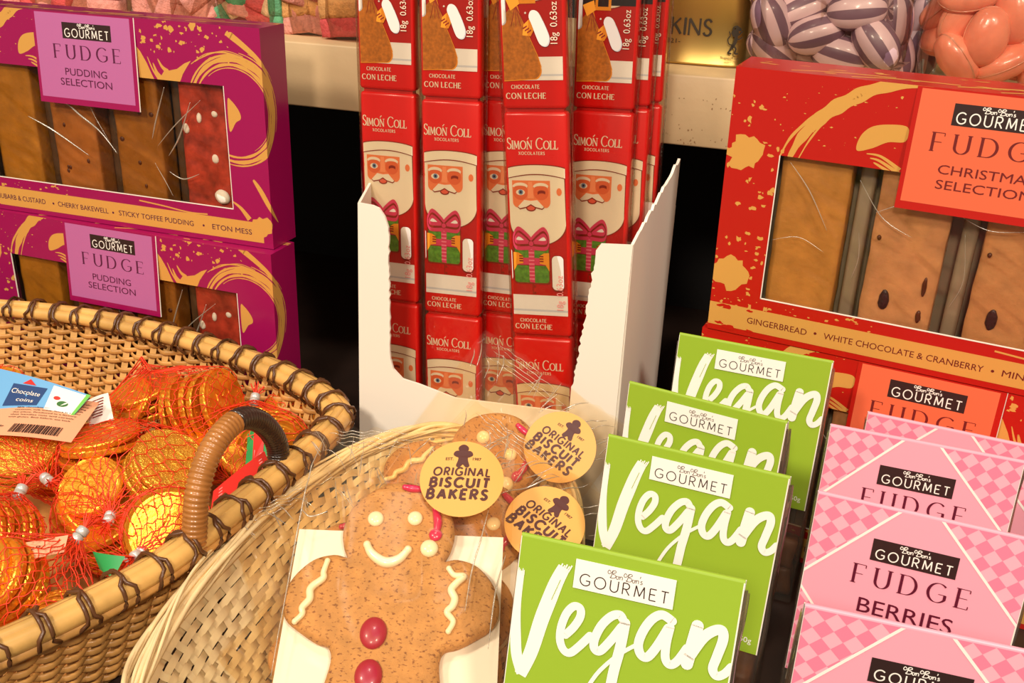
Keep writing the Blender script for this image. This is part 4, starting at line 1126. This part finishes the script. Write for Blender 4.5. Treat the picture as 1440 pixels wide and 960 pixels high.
def sticker(parent, x, z, r, y, rot=0):
    mb = MB(); T = Matrix.Translation((x*.001, 0, z*.001)) @ Matrix.Rotation(R(rot), 4, 'Y')
    def fm(px, pz, l):
        q = T @ Vector((px, 0, pz)); return (q.x, y - l*EPS*.9 + .0010*noise.noise(Vector((px*35, pz*35, 2))) + (px*px)*2.0, q.z)
    N = 48; V = [fm(0, 0, 0)]; F = []
    for q in range(1, 7):
        for k in range(N):
            w = 2*math.pi*k/N; V.append(fm(r*.001*q/6*math.cos(w), r*.001*q/6*math.sin(w), 0))
    for k in range(N): F.append((0, 1+(k+1) % N, 1+k))
    for q in range(5):
        for k in range(N):
            k2 = (k+1) % N; F.append((1+q*N+k, 1+q*N+k2, 1+(q+1)*N+k2, 1+(q+1)*N+k))
    mb.add(V, F, M_STICK, True)
    a = Art(mb, fmap=fm); s_ = r/20.0
    man = [((p[0]-5.5)*.098*s_, (p[1]-5)*.088*s_+11.8*s_) for p in man_outline(2)]
    a.poly(man, M_BROWN, 4)
    text(a, 'EST.', -8.4*s_, -4.6*s_, 9.4*s_, 1.4*s_, M_BROWN, 4, bold=.015, shear=.1); text(a, '1987', 4.6*s_, 8.8*s_, 9.6*s_, 1.4*s_, M_BROWN, 4, bold=.015, shear=.1)
    letters(a, 'ORIGINAL', -13.6*s_, 13.2*s_, 1.4*s_, 4.0*s_, M_BROWN, 4, thick=.22, gap=.42, shear=.12)
    letters(a, 'BISCUIT', -14.8*s_, 12.8*s_, -4.6*s_, 4.6*s_, M_BROWN, 4, thick=.29, gap=.46, shear=.12)
    letters(a, 'BAKERS', -15.8*s_, 12*s_, -10.8*s_, 4.8*s_, M_BROWN, 4, thick=.29, gap=.46, shear=.12)
    return mb.build('sticker', parent)
def ginger_bag(label, pos, yaw, lean, roll, seed, sx=33.6, sz=73.6, rot=0, sr=20, card=(-.0425, .0545, -.072, .052), folds=()):
    t = thing('packaged_biscuit', label, 'biscuit', pos, yaw, lean, roll, 'bagged gingerbread men in the pale tray')
    biscuit(t)
    if card: mb = MB(); mb.box((card[0], .0004, card[2]), (card[1], .0012, card[3]), M_WHITE); mb.build('backing_card', t)
    P2 = man_outline(3)
    c0 = (5.5, 5)
    def height(x, z):
        # soft pillow over the biscuit, flat at the seams
        ex = min((x+45)/7, (58.5-x)/7, 1); ez = min((z+78)/8, 1)
        up = max(0, min(1, (108-z)/36))
        k = max(0, min(1, ex))*max(0, min(1, ez))*up
        base_ = 11.6*(max(0, k))**.5
        w = noise.noise(Vector((x*.05+seed*3.7, z*.03, seed)))*1.2 + (1-abs(noise.noise(Vector((x*.035+z*.02+seed, z*.012-x*.02, seed*2.2)))))**7*2.6 - .8
        if z > 74:
            w += math.sin(x*.62+seed+.02*z)*1.5*min(1, (z-74)/20) + noise.noise(Vector((x*.16, z*.02, seed*5)))*2.0
        return max(.9, base_) + w*(.30 if z < 70 else 1.0)
    f = MB()
    def front(u, v):
        x = -45+103.5*u; z = -78+186*v
        if z > 80:
            q = (z-80)/28.0; x += math.sin(q*3+seed)*1.2*q
        zz = z + (noise.noise(Vector((x*.09, seed*7, 1)))*3.0 if v > .97 else 0)
        return (x*.001, -height(x, z)*.001, zz*.001)
    def back(u, v):
        x = -45+103.5*u; z = -78+186*v
        return (x*.001, (.0016+.0008*noise.noise(Vector((x*.06, z*.05, seed)))) , z*.001)
    f.sheet(front, 60, 110, M_CELLO); f.sheet(back, 20, 36, M_CELLO)
    # crimped seal bar near the mouth: fine pressed ridges
    def seal(u, v):
        x = -38+60*u; z = 92+9*v
        return (x*.001, (-height(x, z)-.35-.35*math.sin(v*math.pi*10))*.001, z*.001)
    f.sheet(seal, 40, 40, M_CELLO)
    rg = random.Random(seed*17)
    lines = [([q for q in L], .00042) for L in folds]
    for k in range(22):
        x = rg.uniform(-42, 54); z = rg.uniform(76, 92); dx = (x-6)*.25+rg.uniform(-9, 9)
        lines.append(([(x, z), (x+dx*.4, z+8), (x+dx, z+rg.uniform(11, 17))], rg.uniform(.00014, .00042)))
    for k in range(5):
        z = 94+2.6*k; x = rg.uniform(-40, -20); lines.append(([(x, z), (x+12, z+rg.uniform(-.6, .6)), (x+rg.uniform(22, 50), z)], .00024))
    for L, w in lines:
        L = [q for q in catmull(L, 8) if -44 < q[0] < 57 and q[1] < 107]
        if len(L) > 2: f.tube([(q[0]*.001, -(height(q[0], q[1])+.25)*.001, q[1]*.001) for q in L], lambda t_, w=w: w*(.25+.75*math.sin(math.pi*min(1, max(0, t_)))), M_FOLD, 6)
    f.build('cello_bag', t)
    st = sticker(t, sx, sz, sr, -.0158, rot) if sr else None
    return t
gp = atz(529, 900, .062)
ginger_bag('bagged gingerbread man lying frontmost in the pale tray, smiling, red buttons showing', gp, 16.5, -60, 0, 1, sz=74, folds=([(-37, 101), (-40, 80), (-41, 55), (-41.5, 20), (-42, -20)], [(-41, 58), (-36, 53), (-28, 56)], [(47, 60), (44, 44), (41, 30), (39, 10)], [(56, 40), (52, 20), (50, -6)]))
hc = atz(669, 733, .078)
B2 = frame(16.5, -58, 38)
gp2 = hc - B2 @ Vector((.0055, 0, .052))
ginger_bag('bagged gingerbread man slanting behind the front one, tan sticker tilted right', gp2 + Vector((.0, .004, -.006)), 16.5, -58, 38, 2, sx=33.6, sz=70, card=(-.016, .0545, -.046, .052), folds=([(20, 100), (14, 84), (4, 66)], [(30, 92), (36, 70)]))
B3 = frame(10, -42, 30)
hc = aty(700, 640, .468)
gp3 = hc - B3 @ Vector((.0055, 0, .052))
ginger_bag('bagged gingerbread man at the back of the tray, leaning on the white carton', gp3, 10, -42, 30, 3, sx=33.6, sz=74, card=False)
gp4 = atz(470, 905, .040)
ginger_bag('bagged gingerbread man underneath the others, one arm showing at the left', gp4 + Vector((.022, .004, -.008)), 30, -66, -16, 4, sr=0, card=False)

# ================================================================== fudge bags with folded header cards
M_GREENC = mat('lime_green_card', (152, 184, 48), .42, coat=.15, bump=.05, bscale=300)
M_PINKC = mat('rose_pink_card', (248, 168, 186), .42, coat=.15)
M_PINKD = mat('deep_pink_check', (242, 134, 162), .42, coat=.15); M_PINKL = mat('light_pink_check', (249, 180, 196), .42, coat=.15)
M_CARDB = mat('plain_card_back', (206, 196, 170), .6)
M_BAG = film('fudge_bag_film', tint=(236, 226, 214), rough=.12, base=.03, fac=.6, bump=.3, bscale=40, opacity=.05)
M_FUDGE = mat('brown_fudge', (116, 72, 42), .5, bump=.4, bscale=300, var=.25, vscale=90)
M_MAROON = mat('maroon_ink', (92, 8, 40), .5)
def vegan_art(a):
    W = M_IVORY; lv = [2.7]
    def nx(): lv[0] += .3; return lv[0]
    S = lambda pts, w, taper=0, r=True: a.stroke(catmull(pts, 8), (w if not taper else (lambda t, dx, dz: w*(1-taper*t))), W, nx(), round_=r)
    a.stroke(catmull([(1.6, -13.5), (1.4, -26), (2.1, -36.4), (3.6, -46.6), (6.6, -54)], 8), lambda t, dx, dz: 2.4+1.9*min(1, t*1.6), W, nx())
    a.stroke(catmull([(6.0, -54.6), (9.1, -44.4), (11.4, -31.5), (13.7, -21.6), (15.5, -14.6), (17.6, -8.6)], 8), lambda t, dx, dz: 4.6+1.1*math.sin(math.pi*t), W, nx())
    for k in range(5):     # dry-brush ends of the two V strokes
        a.stroke([(16.0+k*.85, -10), (16.9+k*.9, -7.2-.5*(k % 2))], .55, W, nx()); a.stroke([(.6+k*.55, -15), (.7+k*.5, -12.4-.5*(k % 3))], .36, W, nx())
    a.stroke([(16.9, -13.5), (14.4, -22)], .22, M_GREENC, nx()+.5)
    S([(21.4, -34.4), (24.1, -30.6), (26.0, -26.1), (25.6, -22.9), (23.1, -22.6), (20.7, -26.1), (19.4, -31.7), (19.6, -36.9), (21.4, -40.4), (23.9, -41.0), (26.8, -37.9), (30.6, -32.5)], 3.1)
    S([(41.9, -23.4), (40.3, -21.8), (37.4, -23.1), (34.2, -27.6), (32.4, -33.4), (32.8, -36.9), (35.0, -37.4), (38.4, -32.4), (41.6, -26.4)], 3.3)
    a.stroke(catmull([(42.7, -24.4), (42.2, -34.3), (41.1, -43.6), (40.3, -54.4), (38.6, -63), (34.6, -69), (31, -67.5), (30.6, -61), (31.5, -55.1), (34.4, -47.8), (37.8, -42.3), (42.5, -36.6), (48.0, -31.6)], 9),
             lambda t, dx, dz: 3.9 if t < .3 else 3.9-2.4*min(1, (t-.3)*2.6), W, nx(), round_=True)
    S([(59.4, -19.6), (55.6, -18.1), (52.3, -20.5), (49.7, -25.6), (48.6, -31.1), (49.9, -34.9), (52.4, -35.4), (55.2, -30.7), (58.4, -22.6)], 3.4)
    S([(59.0, -22.0), (58.5, -28.3), (58.9, -34.0), (60.8, -36.2), (63.2, -34.3), (66.0, -28.5)], 3.2)
    S([(68.5, -19.2), (67.7, -25.7), (66.8, -34.4)], 4.4)
    S([(67.0, -31.8), (70.7, -23.7), (74.0, -19.9), (77.0, -18.8), (78.0, -22.1), (76.8, -29.0), (76.0, -33.8), (77.7, -36.2), (80.2, -34.8), (82.2, -31.6)], 4.1, .28)
    a.rect(21.8, -15.3, 58.9, -4.0, M_IVORY, 11)
    gourmet_logo(a, 24.2, 56.8, -13.6, 4.4, M_INK, 12, .095)
    script_bonbons(a, 34.0, 46.9, -8.6, 3.2, mat('grey_brown_ink', (110, 92, 84), .5), 12, .06)
    text(a, 'FUDGE 150g', 58, 79, -82, 2.6, M_IVORY, 4)
def pink_art(a):
    W = M_IVORY; q = 7.4
    import itertools
    corners = [[(0, 0), (33.5, 0), (0, -36.8)], [(49.4, 0), (86, 0), (86, -39.5)], [(0, -44.0), (0, -88), (36, -88)], [(86, -47.5), (86, -88), (50, -88)]]
    def inside(pt, T):
        d = [(T[i][0]-T[i-1][0])*(pt[1]-T[i-1][1])-(T[i][1]-T[i-1][1])*(pt[0]-T[i-1][0]) for i in range(3)]
        return min(d) >= 0 or max(d) <= 0
    def clipc(poly, T):
        ar_ = sum(T[i-1][0]*T[i][1]-T[i][0]*T[i-1][1] for i in range(3))
        T = T if ar_ > 0 else T[::-1]
        for i in range(3):
            A_, B_ = T[i-1], T[i]; out = []
            sd = lambda p: (B_[0]-A_[0])*(p[1]-A_[1])-(B_[1]-A_[1])*(p[0]-A_[0])
            for j in range(len(poly)):
                p, r_ = poly[j-1], poly[j]; dp, dr = sd(p), sd(r_)
                if (dp >= 0) != (dr >= 0): t_ = dp/(dp-dr); out.append((p[0]+(r_[0]-p[0])*t_, p[1]+(r_[1]-p[1])*t_))
                if dr >= 0: out.append(r_)
            poly = out
            if len(poly) < 3: return []
        return poly
    for ci, T in enumerate(corners):
        a.poly(T, M_PINKL, 1)
        for i in range(-2, 27):
            for j in range(-28, 4):
                if (i+j) % 2: continue
                cx_, cz_ = i*q/2, j*q/2
                # lozenges set corner to corner, slightly slanted
                P = [(cx_-q/2, cz_), (cx_, cz_-q/2), (cx_+q/2, cz_), (cx_, cz_+q/2)]
                if (((i+j)//2) + ((i-j)//2)) % 2: continue
                c_ = clipc(P, T)
                if c_: a.tri(c_, M_PINKD, 2)
    for p0, p1 in (((33.5, .5), (-.5, -37.2)), ((49.2, .5), (86.5, -40)), ((-.5, -43.6), (36, -88)), ((86.5, -47.2), (50, -88))): a.stroke([p0, p1], 1.15, W, 3)
    a.rect(25.2, -24.3, 58.8, -14.2, M_INK, 4)
    gourmet_logo(a, 27.2, 57, -23.0, 4.3, M_IVORY, 5, .12)
    script_bonbons(a, 36, 48, -17.9, 3.0, M_IVORY, 5, .08)
    letters(a, 'FUDGE', 20.4, 65.6, -36.4, 8.9, M_MAROON, 5, thick=.13, thin=.03, serif=.12, gap=.62)
    text(a, 'BERRIES', 24.2, 62, -49.6, 6.9, M_MAROON, 5, bold=0)
    text(a, '& CREAM', 23.0, 62, -59.6, 6.9, M_MAROON, 5, bold=0)
def card_bag(kind, label, group, pos, yaw, lean, deep=.036):
    """ridge-folded header card straddling a clear bag of fudge; origin at the top left corner of the front panel"""
    V = kind == 'vegan'; W = 82.5 if V else 85.0; Hc = 87.0
    t = thing('fudge_bag', label, 'fudge bag', pos, yaw, lean, 0, group)
    col = M_GREENC if V else M_PINKC
    mb = MB(); mm = .001; th = .0007
    mb.box((0, 0, -Hc*mm), (W*mm, th, 0), col)
    mb.box((0, -.00004, -Hc*mm), (.0003, th+.00002, 0), M_WHITE); mb.box((W*mm-.0005, -.00004, -Hc*mm), (W*mm+.00005, th+.00002, 0), M_WHITE)
    # rounded ridge and hanging back panel
    bl = R(26)
    n = 6; pr = [(th*.5*0 + .0011 - .0011*math.cos(math.pi*k/n*.9), .0011*math.sin(math.pi*k/n*.9)) for k in range(n+1)]
    bx = [(pr[-1][0], pr[-1][1]), (pr[-1][0]+math.sin(bl)*Hc*.66*mm, pr[-1][1]-math.cos(bl)*Hc*.66*mm)]
    prof = pr + bx[1:]
    Vv = []; F = []
    for (y, z) in prof: Vv += [(0, y, z), (W*mm, y, z)]
    for k in range(len(prof)-1): F.append((2*k, 2*k+1, 2*k+3, 2*k+2))
    mb.add(Vv, F, col, False)
    y0, z0 = pr[-1]; y1, z1 = bx[1]
    for x in (0, W*mm):
        mb.box((x-.0003, -.0003, 0), (x+.0003, .0003, math.hypot(y1-y0, z1-z0)), M_WHITE, Matrix.Translation((0, y0, z0)) @ Matrix.Rotation(math.pi+bl, 4, 'X') )
    mb.add([(0, y0-.0004, z0-.0012), (W*mm, y0-.0004, z0-.0012), (W*mm, y1-.0004, z1), (0, y1-.0004, z1)], [(0, 1, 2, 3)], M_CARDB)
    a = Art(mb, [(0.0002, -Hc*mm, W*mm-.0002, 0)])
    (vegan_art if V else pink_art)(a)
    mb.build('header_card', t)
    # the bag: a wedge that widens downwards to a flat bottom; base height follows the pose
    bot = -(pos[2]-.002)/math.cos(R(lean)); 
    f = MB()
    ins = .0006
    def ring(u, v):
        z = -.004 + (bot+.004)*v
        d = .004 + deep*min(1, v*1.25)**.9
        yf = .0012 + .0006*v; yb = yf + d
        # lean of the frame is undone so the bag hangs straight
        w = (u*4) % 4; x0, x1 = -ins, W*mm+ins
        n_ = noise.noise(Vector((u*14, z*40, 3+pos[0]*50)))*.0009
        if w < 1: p_ = (x0+(x1-x0)*w, yf + .0)
        elif w < 2: p_ = (x1+n_+.0012*math.sin((w-1)*9), yf+(yb-yf)*(w-1))
        elif w < 3: p_ = (x1-(x1-x0)*(w-2), yb+n_)
        else: p_ = (x0+n_, yb-(yb-yf)*(w-3))
        return (p_[0], p_[1], z)
    f.sheet(ring, 48, 26, M_BAG, True); f.build('clear_bag', t)
    rg = random.Random(int(abs(pos[1])*1e4))
    for k in range(10):
        ix, iz = k % 5, k//5
        x = (.0085 + ix*.0163); z = bot + .0095 + iz*.0185
        if z > -.045: continue
        fb = MB(); T = Matrix.Translation((x, .004+deep*.5+rg.uniform(-.001, .001), z)) @ Matrix.Rotation(rg.uniform(-.15, .15), 4, 'X') @ Matrix.Rotation(rg.uniform(-.12, .12), 4, 'Y')
        fb.rbox((-.0078, -deep*.38, -.0088), (.0078, deep*.38, .0088), M_FUDGE, .0016, sub=5, amp=.0008, nsc=160, seed=k, T=T)
        fb.build('fudge_piece', t)
    return t
GV, GP = 'green header-card fudge bags in a row', 'pink header-card fudge bags in a row'
card_bag('vegan', 'green Vegan fudge bag, nearest of the row, its card cut by the lower picture edge', GV, (-.0825, .2995, .1476), 0, -15)
card_bag('vegan', 'green Vegan fudge bag directly behind the nearest green one', GV, (-.0708, .3987, .1399), -5.5, -9.4)
card_bag('vegan', 'green Vegan fudge bag with mostly covered lettering, third from the front', GV, (-.0738, .4638, .1366), -10.5, -5.2)
card_bag('vegan', 'green Vegan fudge bag farthest back, touching the red boxes', GV, (-.0562, .5130, .1472), -4.6, -6.7, .016)
card_bag('pink', 'pink checked fudge bag nearest the camera at the lower right corner', GP, (.0213, .3038, .14), .6, -4)
card_bag('pink', 'pink checked fudge bag showing the word BERRIES', GP, (.0234, .383, .14), -4.2, -6.1)
card_bag('pink', 'pink checked fudge bag behind the BERRIES one, lettering cut below FUDGE', GP, (.0272, .447, .14), -2.5, -6.1, .026)
card_bag('pink', 'pink checked fudge bag rearmost, only its top strip showing before the red box', GP, (.0463, .4870, .1305), -6, -1, .018)

# ================================================================== goods on the cream shelf
SZ = SHZ+.0004
# gold tin
M_TIN = mat('brushed_gold_tin', (206, 172, 96), .34, metal=.85); M_TINK = mat('dark_tin_ink', (52, 40, 24), .5)
t = thing('gold_tin', 'gold tin with dark capital letters and a small lion, right of the bars', 'tin', (-.104, .722, SZ))
mb = MB()
def srect(hx, hy, n=48, e=.32):
    return [(math.copysign(abs(math.cos(2*math.pi*k/n))**e, math.cos(2*math.pi*k/n))*hx, math.copysign(abs(math.sin(2*math.pi*k/n))**e, math.sin(2*math.pi*k/n))*hy) for k in range(n)]
def loft(mb, prof, m):
    V = []; F = []; n = 48
    for (s_, z) in prof: V += [(x, y, z) for x, y in srect(.0505+s_, .030+s_, n)]
    for i in range(len(prof)-1):
        for k in range(n): F.append((i*n+k, i*n+(k+1) % n, (i+1)*n+(k+1) % n, (i+1)*n+k))
    F.append(tuple(range(n-1, -1, -1))); F.append(tuple((len(prof)-1)*n+k for k in range(n)))
    mb.add(V, F, m, True)
loft(mb, [(-.001, 0), (0, .001), (0, .0015), (-.0006, .0025), (-.0006, .046), (0, .0465), (0, .0475)], M_TIN)
a = Art(mb, [(-.05, 0, .05, .1)], fmap=lambda x, z, l: (x, -.0300-l*EPS*2+.0004, z))
letters(a, 'KINS', 0, 26, 19.5, 10, M_TINK, 2, thick=.17, thin=.12, serif=.07, gap=.28)
text(a, '-1821-', -7, 6.5, 13.5, 2.8, M_TINK, 2)
# heraldic lion drawn as brush strokes
lx = lambda p: (39.5+p[0]*.72, 9+p[1]*.72)
for P, w in (([(2, 6), (4, 10), (4.6, 15), (3.2, 20)], 3.0), ([(3.2, 20), (5.4, 22.6), (7.6, 22)], 2.6), ([(3.6, 16), (7, 17.5), (9.4, 20.4)], 1.2), ([(4.2, 13.5), (7.6, 13.6), (9.8, 15.2)], 1.2), ([(2.6, 7.6), (5.4, 5), (5, 1), (7.4, .6)], 1.5), ([(1.8, 7), (.6, 3.6), (-1, .8), (1.4, .4)], 1.5), ([(1.4, 8), (-1.4, 9), (-2.6, 13), (-.8, 16), (-2, 19.4)], .9), ([(2.4, 19.6), (1.4, 23), (3.6, 24.4), (5.6, 24)], 1.4)):
    a.stroke(catmull([lx(p) for p in P], 6), w*.72, M_TINK, 2, round_=True)
a.splat(*lx((3.0, 18.2)), 2.1, M_TINK, 2, random.Random(2), 12, .35); a.poly([lx(p) for p in ((3.4, 20), (3.4, 23.4), (5.6, 24.6), (8.2, 23.4), (6.6, 22.2), (8.0, 21), (5.6, 20))], M_TINK, 2)
text(a, 'Superfine', 34, 46, 5.6, 1.5, M_TINK, 2); text(a, 'mints', 37, 43, 3.2, 1.0, M_TINK, 2)
bd = mb.build('tin_body', t)
mb = MB(); loft(mb, [(.0008, .0475), (.0012, .048), (.0012, .060), (.0004, .0612), (-.004, .0616)], M_TIN); mb.build('lid', t)

def sweet_bag(label, pos, size, sweets, filmm=None, back=None, board=None):
    """clear bag standing on the shelf; sweets: list of builders placed inside as parts"""
    t = thing('sweet_bag', label, 'bag of sweets', pos)
    sx, sy, sz = size; f = MB(); sd = pos[0]*30
    def bagf(u, v):
        w = 2*math.pi*u; c, s_ = math.cos(w), math.sin(w); e = .45
        k = 1 - .10*max(0, .12-v)/.12
        n = noise.noise(Vector((c*2.5+sd, v*5, s_*2.5)))*.0022
        return (math.copysign(abs(c)**e, c)*(sx/2*k+n), math.copysign(abs(s_)**e, s_)*(sy/2*k+n)+sy/2, .0006+sz*v)
    f.sheet(bagf, 44, 30, filmm or M_SWB); f.build('clear_bag', t)
    if board:
        b = MB(); b.box((-sx/2+.003, .003, .0004), (sx/2-.003, sy-.003, .0016), board); b.build('base_card', t)
    for i, mk in enumerate(sweets): mk(t, i)
    return t
M_SWB = film('sweet_bag_film', rough=.08, base=.03, fac=.7, bump=.45, bscale=35)
def humbug_mat():
    m = mat('striped_boiled_sweet', (120, 86, 108), .4, coat=.25)
    nt = m.node_tree; b = nt.nodes['Principled BSDF']; tc = [n for n in nt.nodes if n.type == 'TEX_COORD'][0]
    sp = nt.nodes.new('ShaderNodeSeparateXYZ'); at = nt.nodes.new('ShaderNodeMath'); at.operation = 'ARCTAN2'
    mu = nt.nodes.new('ShaderNodeMath'); mu.operation = 'MULTIPLY'; mu.inputs[1].default_value = 6
    sn = nt.nodes.new('ShaderNodeMath'); sn.operation = 'SINE'
    rp = nt.nodes.new('ShaderNodeValToRGB'); e = rp.color_ramp.elements
    e[0].position, e[0].color = .42, lin((124, 92, 110)); e[1].position, e[1].color = .50, lin((226, 192, 200))
    ad = nt.nodes.new('ShaderNodeMath'); ad.operation = 'MULTIPLY_ADD'; ad.inputs[1].default_value, ad.inputs[2].default_value = .5, .5
    L = nt.links.new
    L(tc.outputs['Object'], sp.inputs[0]); L(sp.outputs['Y'], at.inputs[0]); L(sp.outputs['Z'], at.inputs[1]); L(at.outputs[0], mu.inputs[0]); L(mu.outputs[0], sn.inputs[0]); L(sn.outputs[0], ad.inputs[0]); L(ad.outputs[0], rp.inputs[0]); L(rp.outputs[0], b.inputs['Base Color'])
    return m
M_HUM = humbug_mat()
M_CORAL = mat('coral_boiled_sweet', (250, 150, 122), .28, coat=.3, sss=.35, bump=.3, bscale=160, var=.12, vscale=70)
M_SUGAR = lambda n, c: mat(n, c, .75, bump=1.0, bscale=700, var=.18, vscale=260)
_hum = {}
def humbug(px, py, z, y, yaw, tilt, roll, k=1.0):
    def mk(t, i):
        if 'h' not in _hum:
            mb = MB(); mb.blob((0, 0, 0), (.0180, .0122, .0122), M_HUM, seg=24, rings=14, power=.86)
            for s_ in (-1, 1): mb.add([(s_*.016, -.005, -.004), (s_*.016, .005, -.004), (s_*.021, .009, .006), (s_*.021, -.009, .006)], [(0, 1, 2, 3)], M_SWB, True)
            _hum['h'] = mb.build('wrapped_sweet', t); o = _hum['h']
        else: o = _hum['h'].copy(); COL.objects.link(o); o.parent = t
        p = aty(px, py, y) - Vector(t.location); p.z = max(p.z, .0150)
        o.matrix_local = Matrix.Translation(p) @ Matrix.Rotation(R(yaw), 4, 'Z') @ Matrix.Rotation(R(tilt), 4, 'Y') @ Matrix.Rotation(R(roll), 4, 'X') @ Matrix.Scale(k, 4)
    return mk
HB = [(1085, 30, .684, 20, 62, 0), (1130, 15, .690, 10, -25, 40), (1205, 15, .680, 0, -8, 80), (1148, 48, .682, 15, -18, 30), (1232, 62, .678, -10, 48, 60), (1180, 78, .684, 0, 12, 10), (1085, 70, .690, 30, 30, 90), (1255, 30, .696, 60, 80, 20), (1150, -20, .690, 0, 20, 15), (1225, -22, .690, 10, -40, 70), (1090, -12, .694, 40, 0, 50), (1120, 84, .704, 10, 10, 0), (1255, 88, .704, 20, 70, 0), (1185, 40, .708, 0, 60, 30), (1110, 40, .712, 90, 30, 50)]
sweet_bag('clear bag of purple and white striped boiled sweets, behind the red box', (aty(1166, 60, .672).x, .664, SZ), (.094, .064, .125), [humbug(a_, b_, 0, c_, d_, e_, f_) for a_, b_, c_, d_, e_, f_ in HB])
DK = [(1300, 20, .735, 70, 80, 20), (1305, 55, .738, 70, 60, 80), (1292, 85, .735, 80, 70, 0), (1300, -15, .735, 60, 50, 0), (1282, 50, .745, 90, 80, 10), (1290, 0, .75, 90, 40, 60)]
sweet_bag('second bag of striped sweets in shade, between the striped and coral bags', (aty(1290, 60, .735).x, .734, SZ), (.052, .055, .125), [humbug(a_, b_, 0, c_, d_, e_, f_) for a_, b_, c_, d_, e_, f_ in DK])
_cor = {}
def coral(px, py, y, rot, k=1.0):
    def mk(t, i):
        if 'c' not in _cor:
            mb = MB(); mb.blob((0, 0, 0), (.0150, .0115, .0205), M_CORAL, seg=26, rings=16, power=.9, amp=.0006, nsc=150)
            mb.tube([(.0150*math.sin(w_*.2094)*1.01, 0, .0205*math.cos(w_*.2094)*1.01) for w_ in range(30)], .0006, M_CORAL, 6, closed=True)
            _cor['c'] = mb.build('coral_sweet', t); o = _cor['c']
        else: o = _cor['c'].copy(); COL.objects.link(o); o.parent = t
        p = aty(px, py, y) - Vector(t.location); p.z = max(p.z, .0175)
        o.matrix_local = Matrix.Translation(p) @ Matrix.Rotation(R(rot), 4, 'Y') @ Matrix.Rotation(R(rot*1.7), 4, 'Z') @ Matrix.Scale(k*.84, 4)
    return mk
CB = [(1387, 52, .676, 4), (1345, 82, .680, -40), (1352, 28, .688, 20), (1425, 22, .684, -15), (1408, 100, .682, 60), (1440, 62, .690, 10), (1362, -8, .684, 80), (1420, -30, .690, 30), (1335, 52, .700, 70), (1385, 14, .702, 0), (1330, 12, .704, 45), (1460, 100, .690, 0), (1470, 20, .694, 30), (1400, 75, .708, 10), (1440, 105, .700, 80)]
sweet_bag('clear bag of round coral pink boiled sweets at the right picture edge', (aty(1412, 60, .676).x, .664, SZ), (.090, .064, .125), [coral(*c_) for c_ in CB])
# left of the bars: pink fizzy cubes, red-white-green sour belts, a bag of peach cubes and a red bag
def sugar_piece(px, py, y, size, cols, rx, ry, rz, bend=0):
    def mk(t, i):
        mb = MB(); p = aty(px, py, y) - Vector(t.location); p.z = max(p.z, .012)
        T = Matrix.Translation(p) @ Euler((R(rx), R(ry), R(rz))).to_matrix().to_4x4()
        n = len(cols); sx, sy, sz = size
        for k, c_ in enumerate(cols):
            mb.rbox((-sx/2+sx*k/n-.0004, -sy/2, -sz/2), (-sx/2+sx*(k+1)/n+.0004, sy/2, sz/2), c_, .0016, sub=3, amp=.0005, nsc=300, seed=i+k, T=T)
        mb.build('sugared_sweet', t)
    return mk
SR, SWh, SG = M_SUGAR('sugared_red', (214, 84, 84)), M_SUGAR('sugared_cream', (232, 190, 150)), M_SUGAR('sugared_green', (92, 158, 112))
SP, SPe = M_SUGAR('sugared_pink', (222, 146, 132)), M_SUGAR('sugared_peach', (222, 160, 96))
belts = [sugar_piece(358, 22, .690, (.050, .010, .014), [SG, SR, SR], 0, 36, 0), sugar_piece(330, 10, .694, (.04, .010, .014), [SG, SWh, SR], 0, -30, 20), sugar_piece(385, 12, .688, (.042, .01, .014), [SR, SWh, SG], 0, 20, 0),
         sugar_piece(391, 22, .684, (.036, .010, .011), [SG, SG], 0, 88, 0), sugar_piece(362, 36, .690, (.045, .010, .010), [SP, SR], 0, 8, 0), sugar_piece(318, 26, .700, (.03, .012, .02), [SR, SR], 0, 60, 30),
         sugar_piece(345, -8, .698, (.04, .010, .014), [SR, SWh, SG], 0, 14, 0), sugar_piece(375, -14, .690, (.04, .010, .014), [SG, SWh, SR], 0, -40, 0)]
sweet_bag('clear bag of red, white and green sugared sour belts above the purple box', (aty(352, 30, .682).x, .676, SZ), (.058, .050, .12), belts, board=M_WHITE)
pinks = [sugar_piece(px, py, y, (.026, .018, .022), [SP, SP], 10*k, 25*k, 30*k) for k, (px, py, y) in enumerate([(215, 4, .690), (248, 10, .686), (282, 4, .688), (230, -16, .69), (268, -18, .69), (292, 20, .694), (222, 22, .694), (258, 26, .696)])]
sweet_bag('clear bag of pale pink sugared sweets above the purple box, left of the sour belts', (aty(252, 20, .682).x, .676, SZ), (.058, .045, .12), pinks)
peach = [sugar_piece(px, py, y, (.024, .018, .028), [SPe, SP], 8*k, 80+11*k, 20*k) for k, (px, py, y) in enumerate([(420, 22, .690), (440, 6, .692), (455, 28, .694), (425, -14, .690), (450, -20, .69)])]
sweet_bag('clear bag of peach and pink sugared cubes between sour belts and the bars', (aty(436, 30, .684).x, .678, SZ), (.036, .045, .12), peach)
peach2 = [sugar_piece(px, py, y, (.026, .018, .034), [SPe, SR], 0, 84+9*k, 10*k) for k, (px, py, y) in enumerate([(486, 24, .680), (490, -10, .684), (505, 40, .70), (515, 10, .69)])]
sweet_bag('clear bag of yellow and red sugared sweets tucked behind the leftmost chocolate bar', (aty(492, 30, .676).x, .668, SZ), (.040, .045, .12), peach2)
reds = [sugar_piece(px, py, y, (.03, .02, .026), [SR, SP], 14*k, 30*k, 20*k) for k, (px, py, y) in enumerate([(60, -6, .70), (110, 0, .70), (20, -10, .70), (150, -2, .70)])]
sweet_bag('clear bag of red sugared sweets behind the top left of the purple box', (aty(90, 0, .695).x, .688, SZ), (.09, .05, .12), reds)
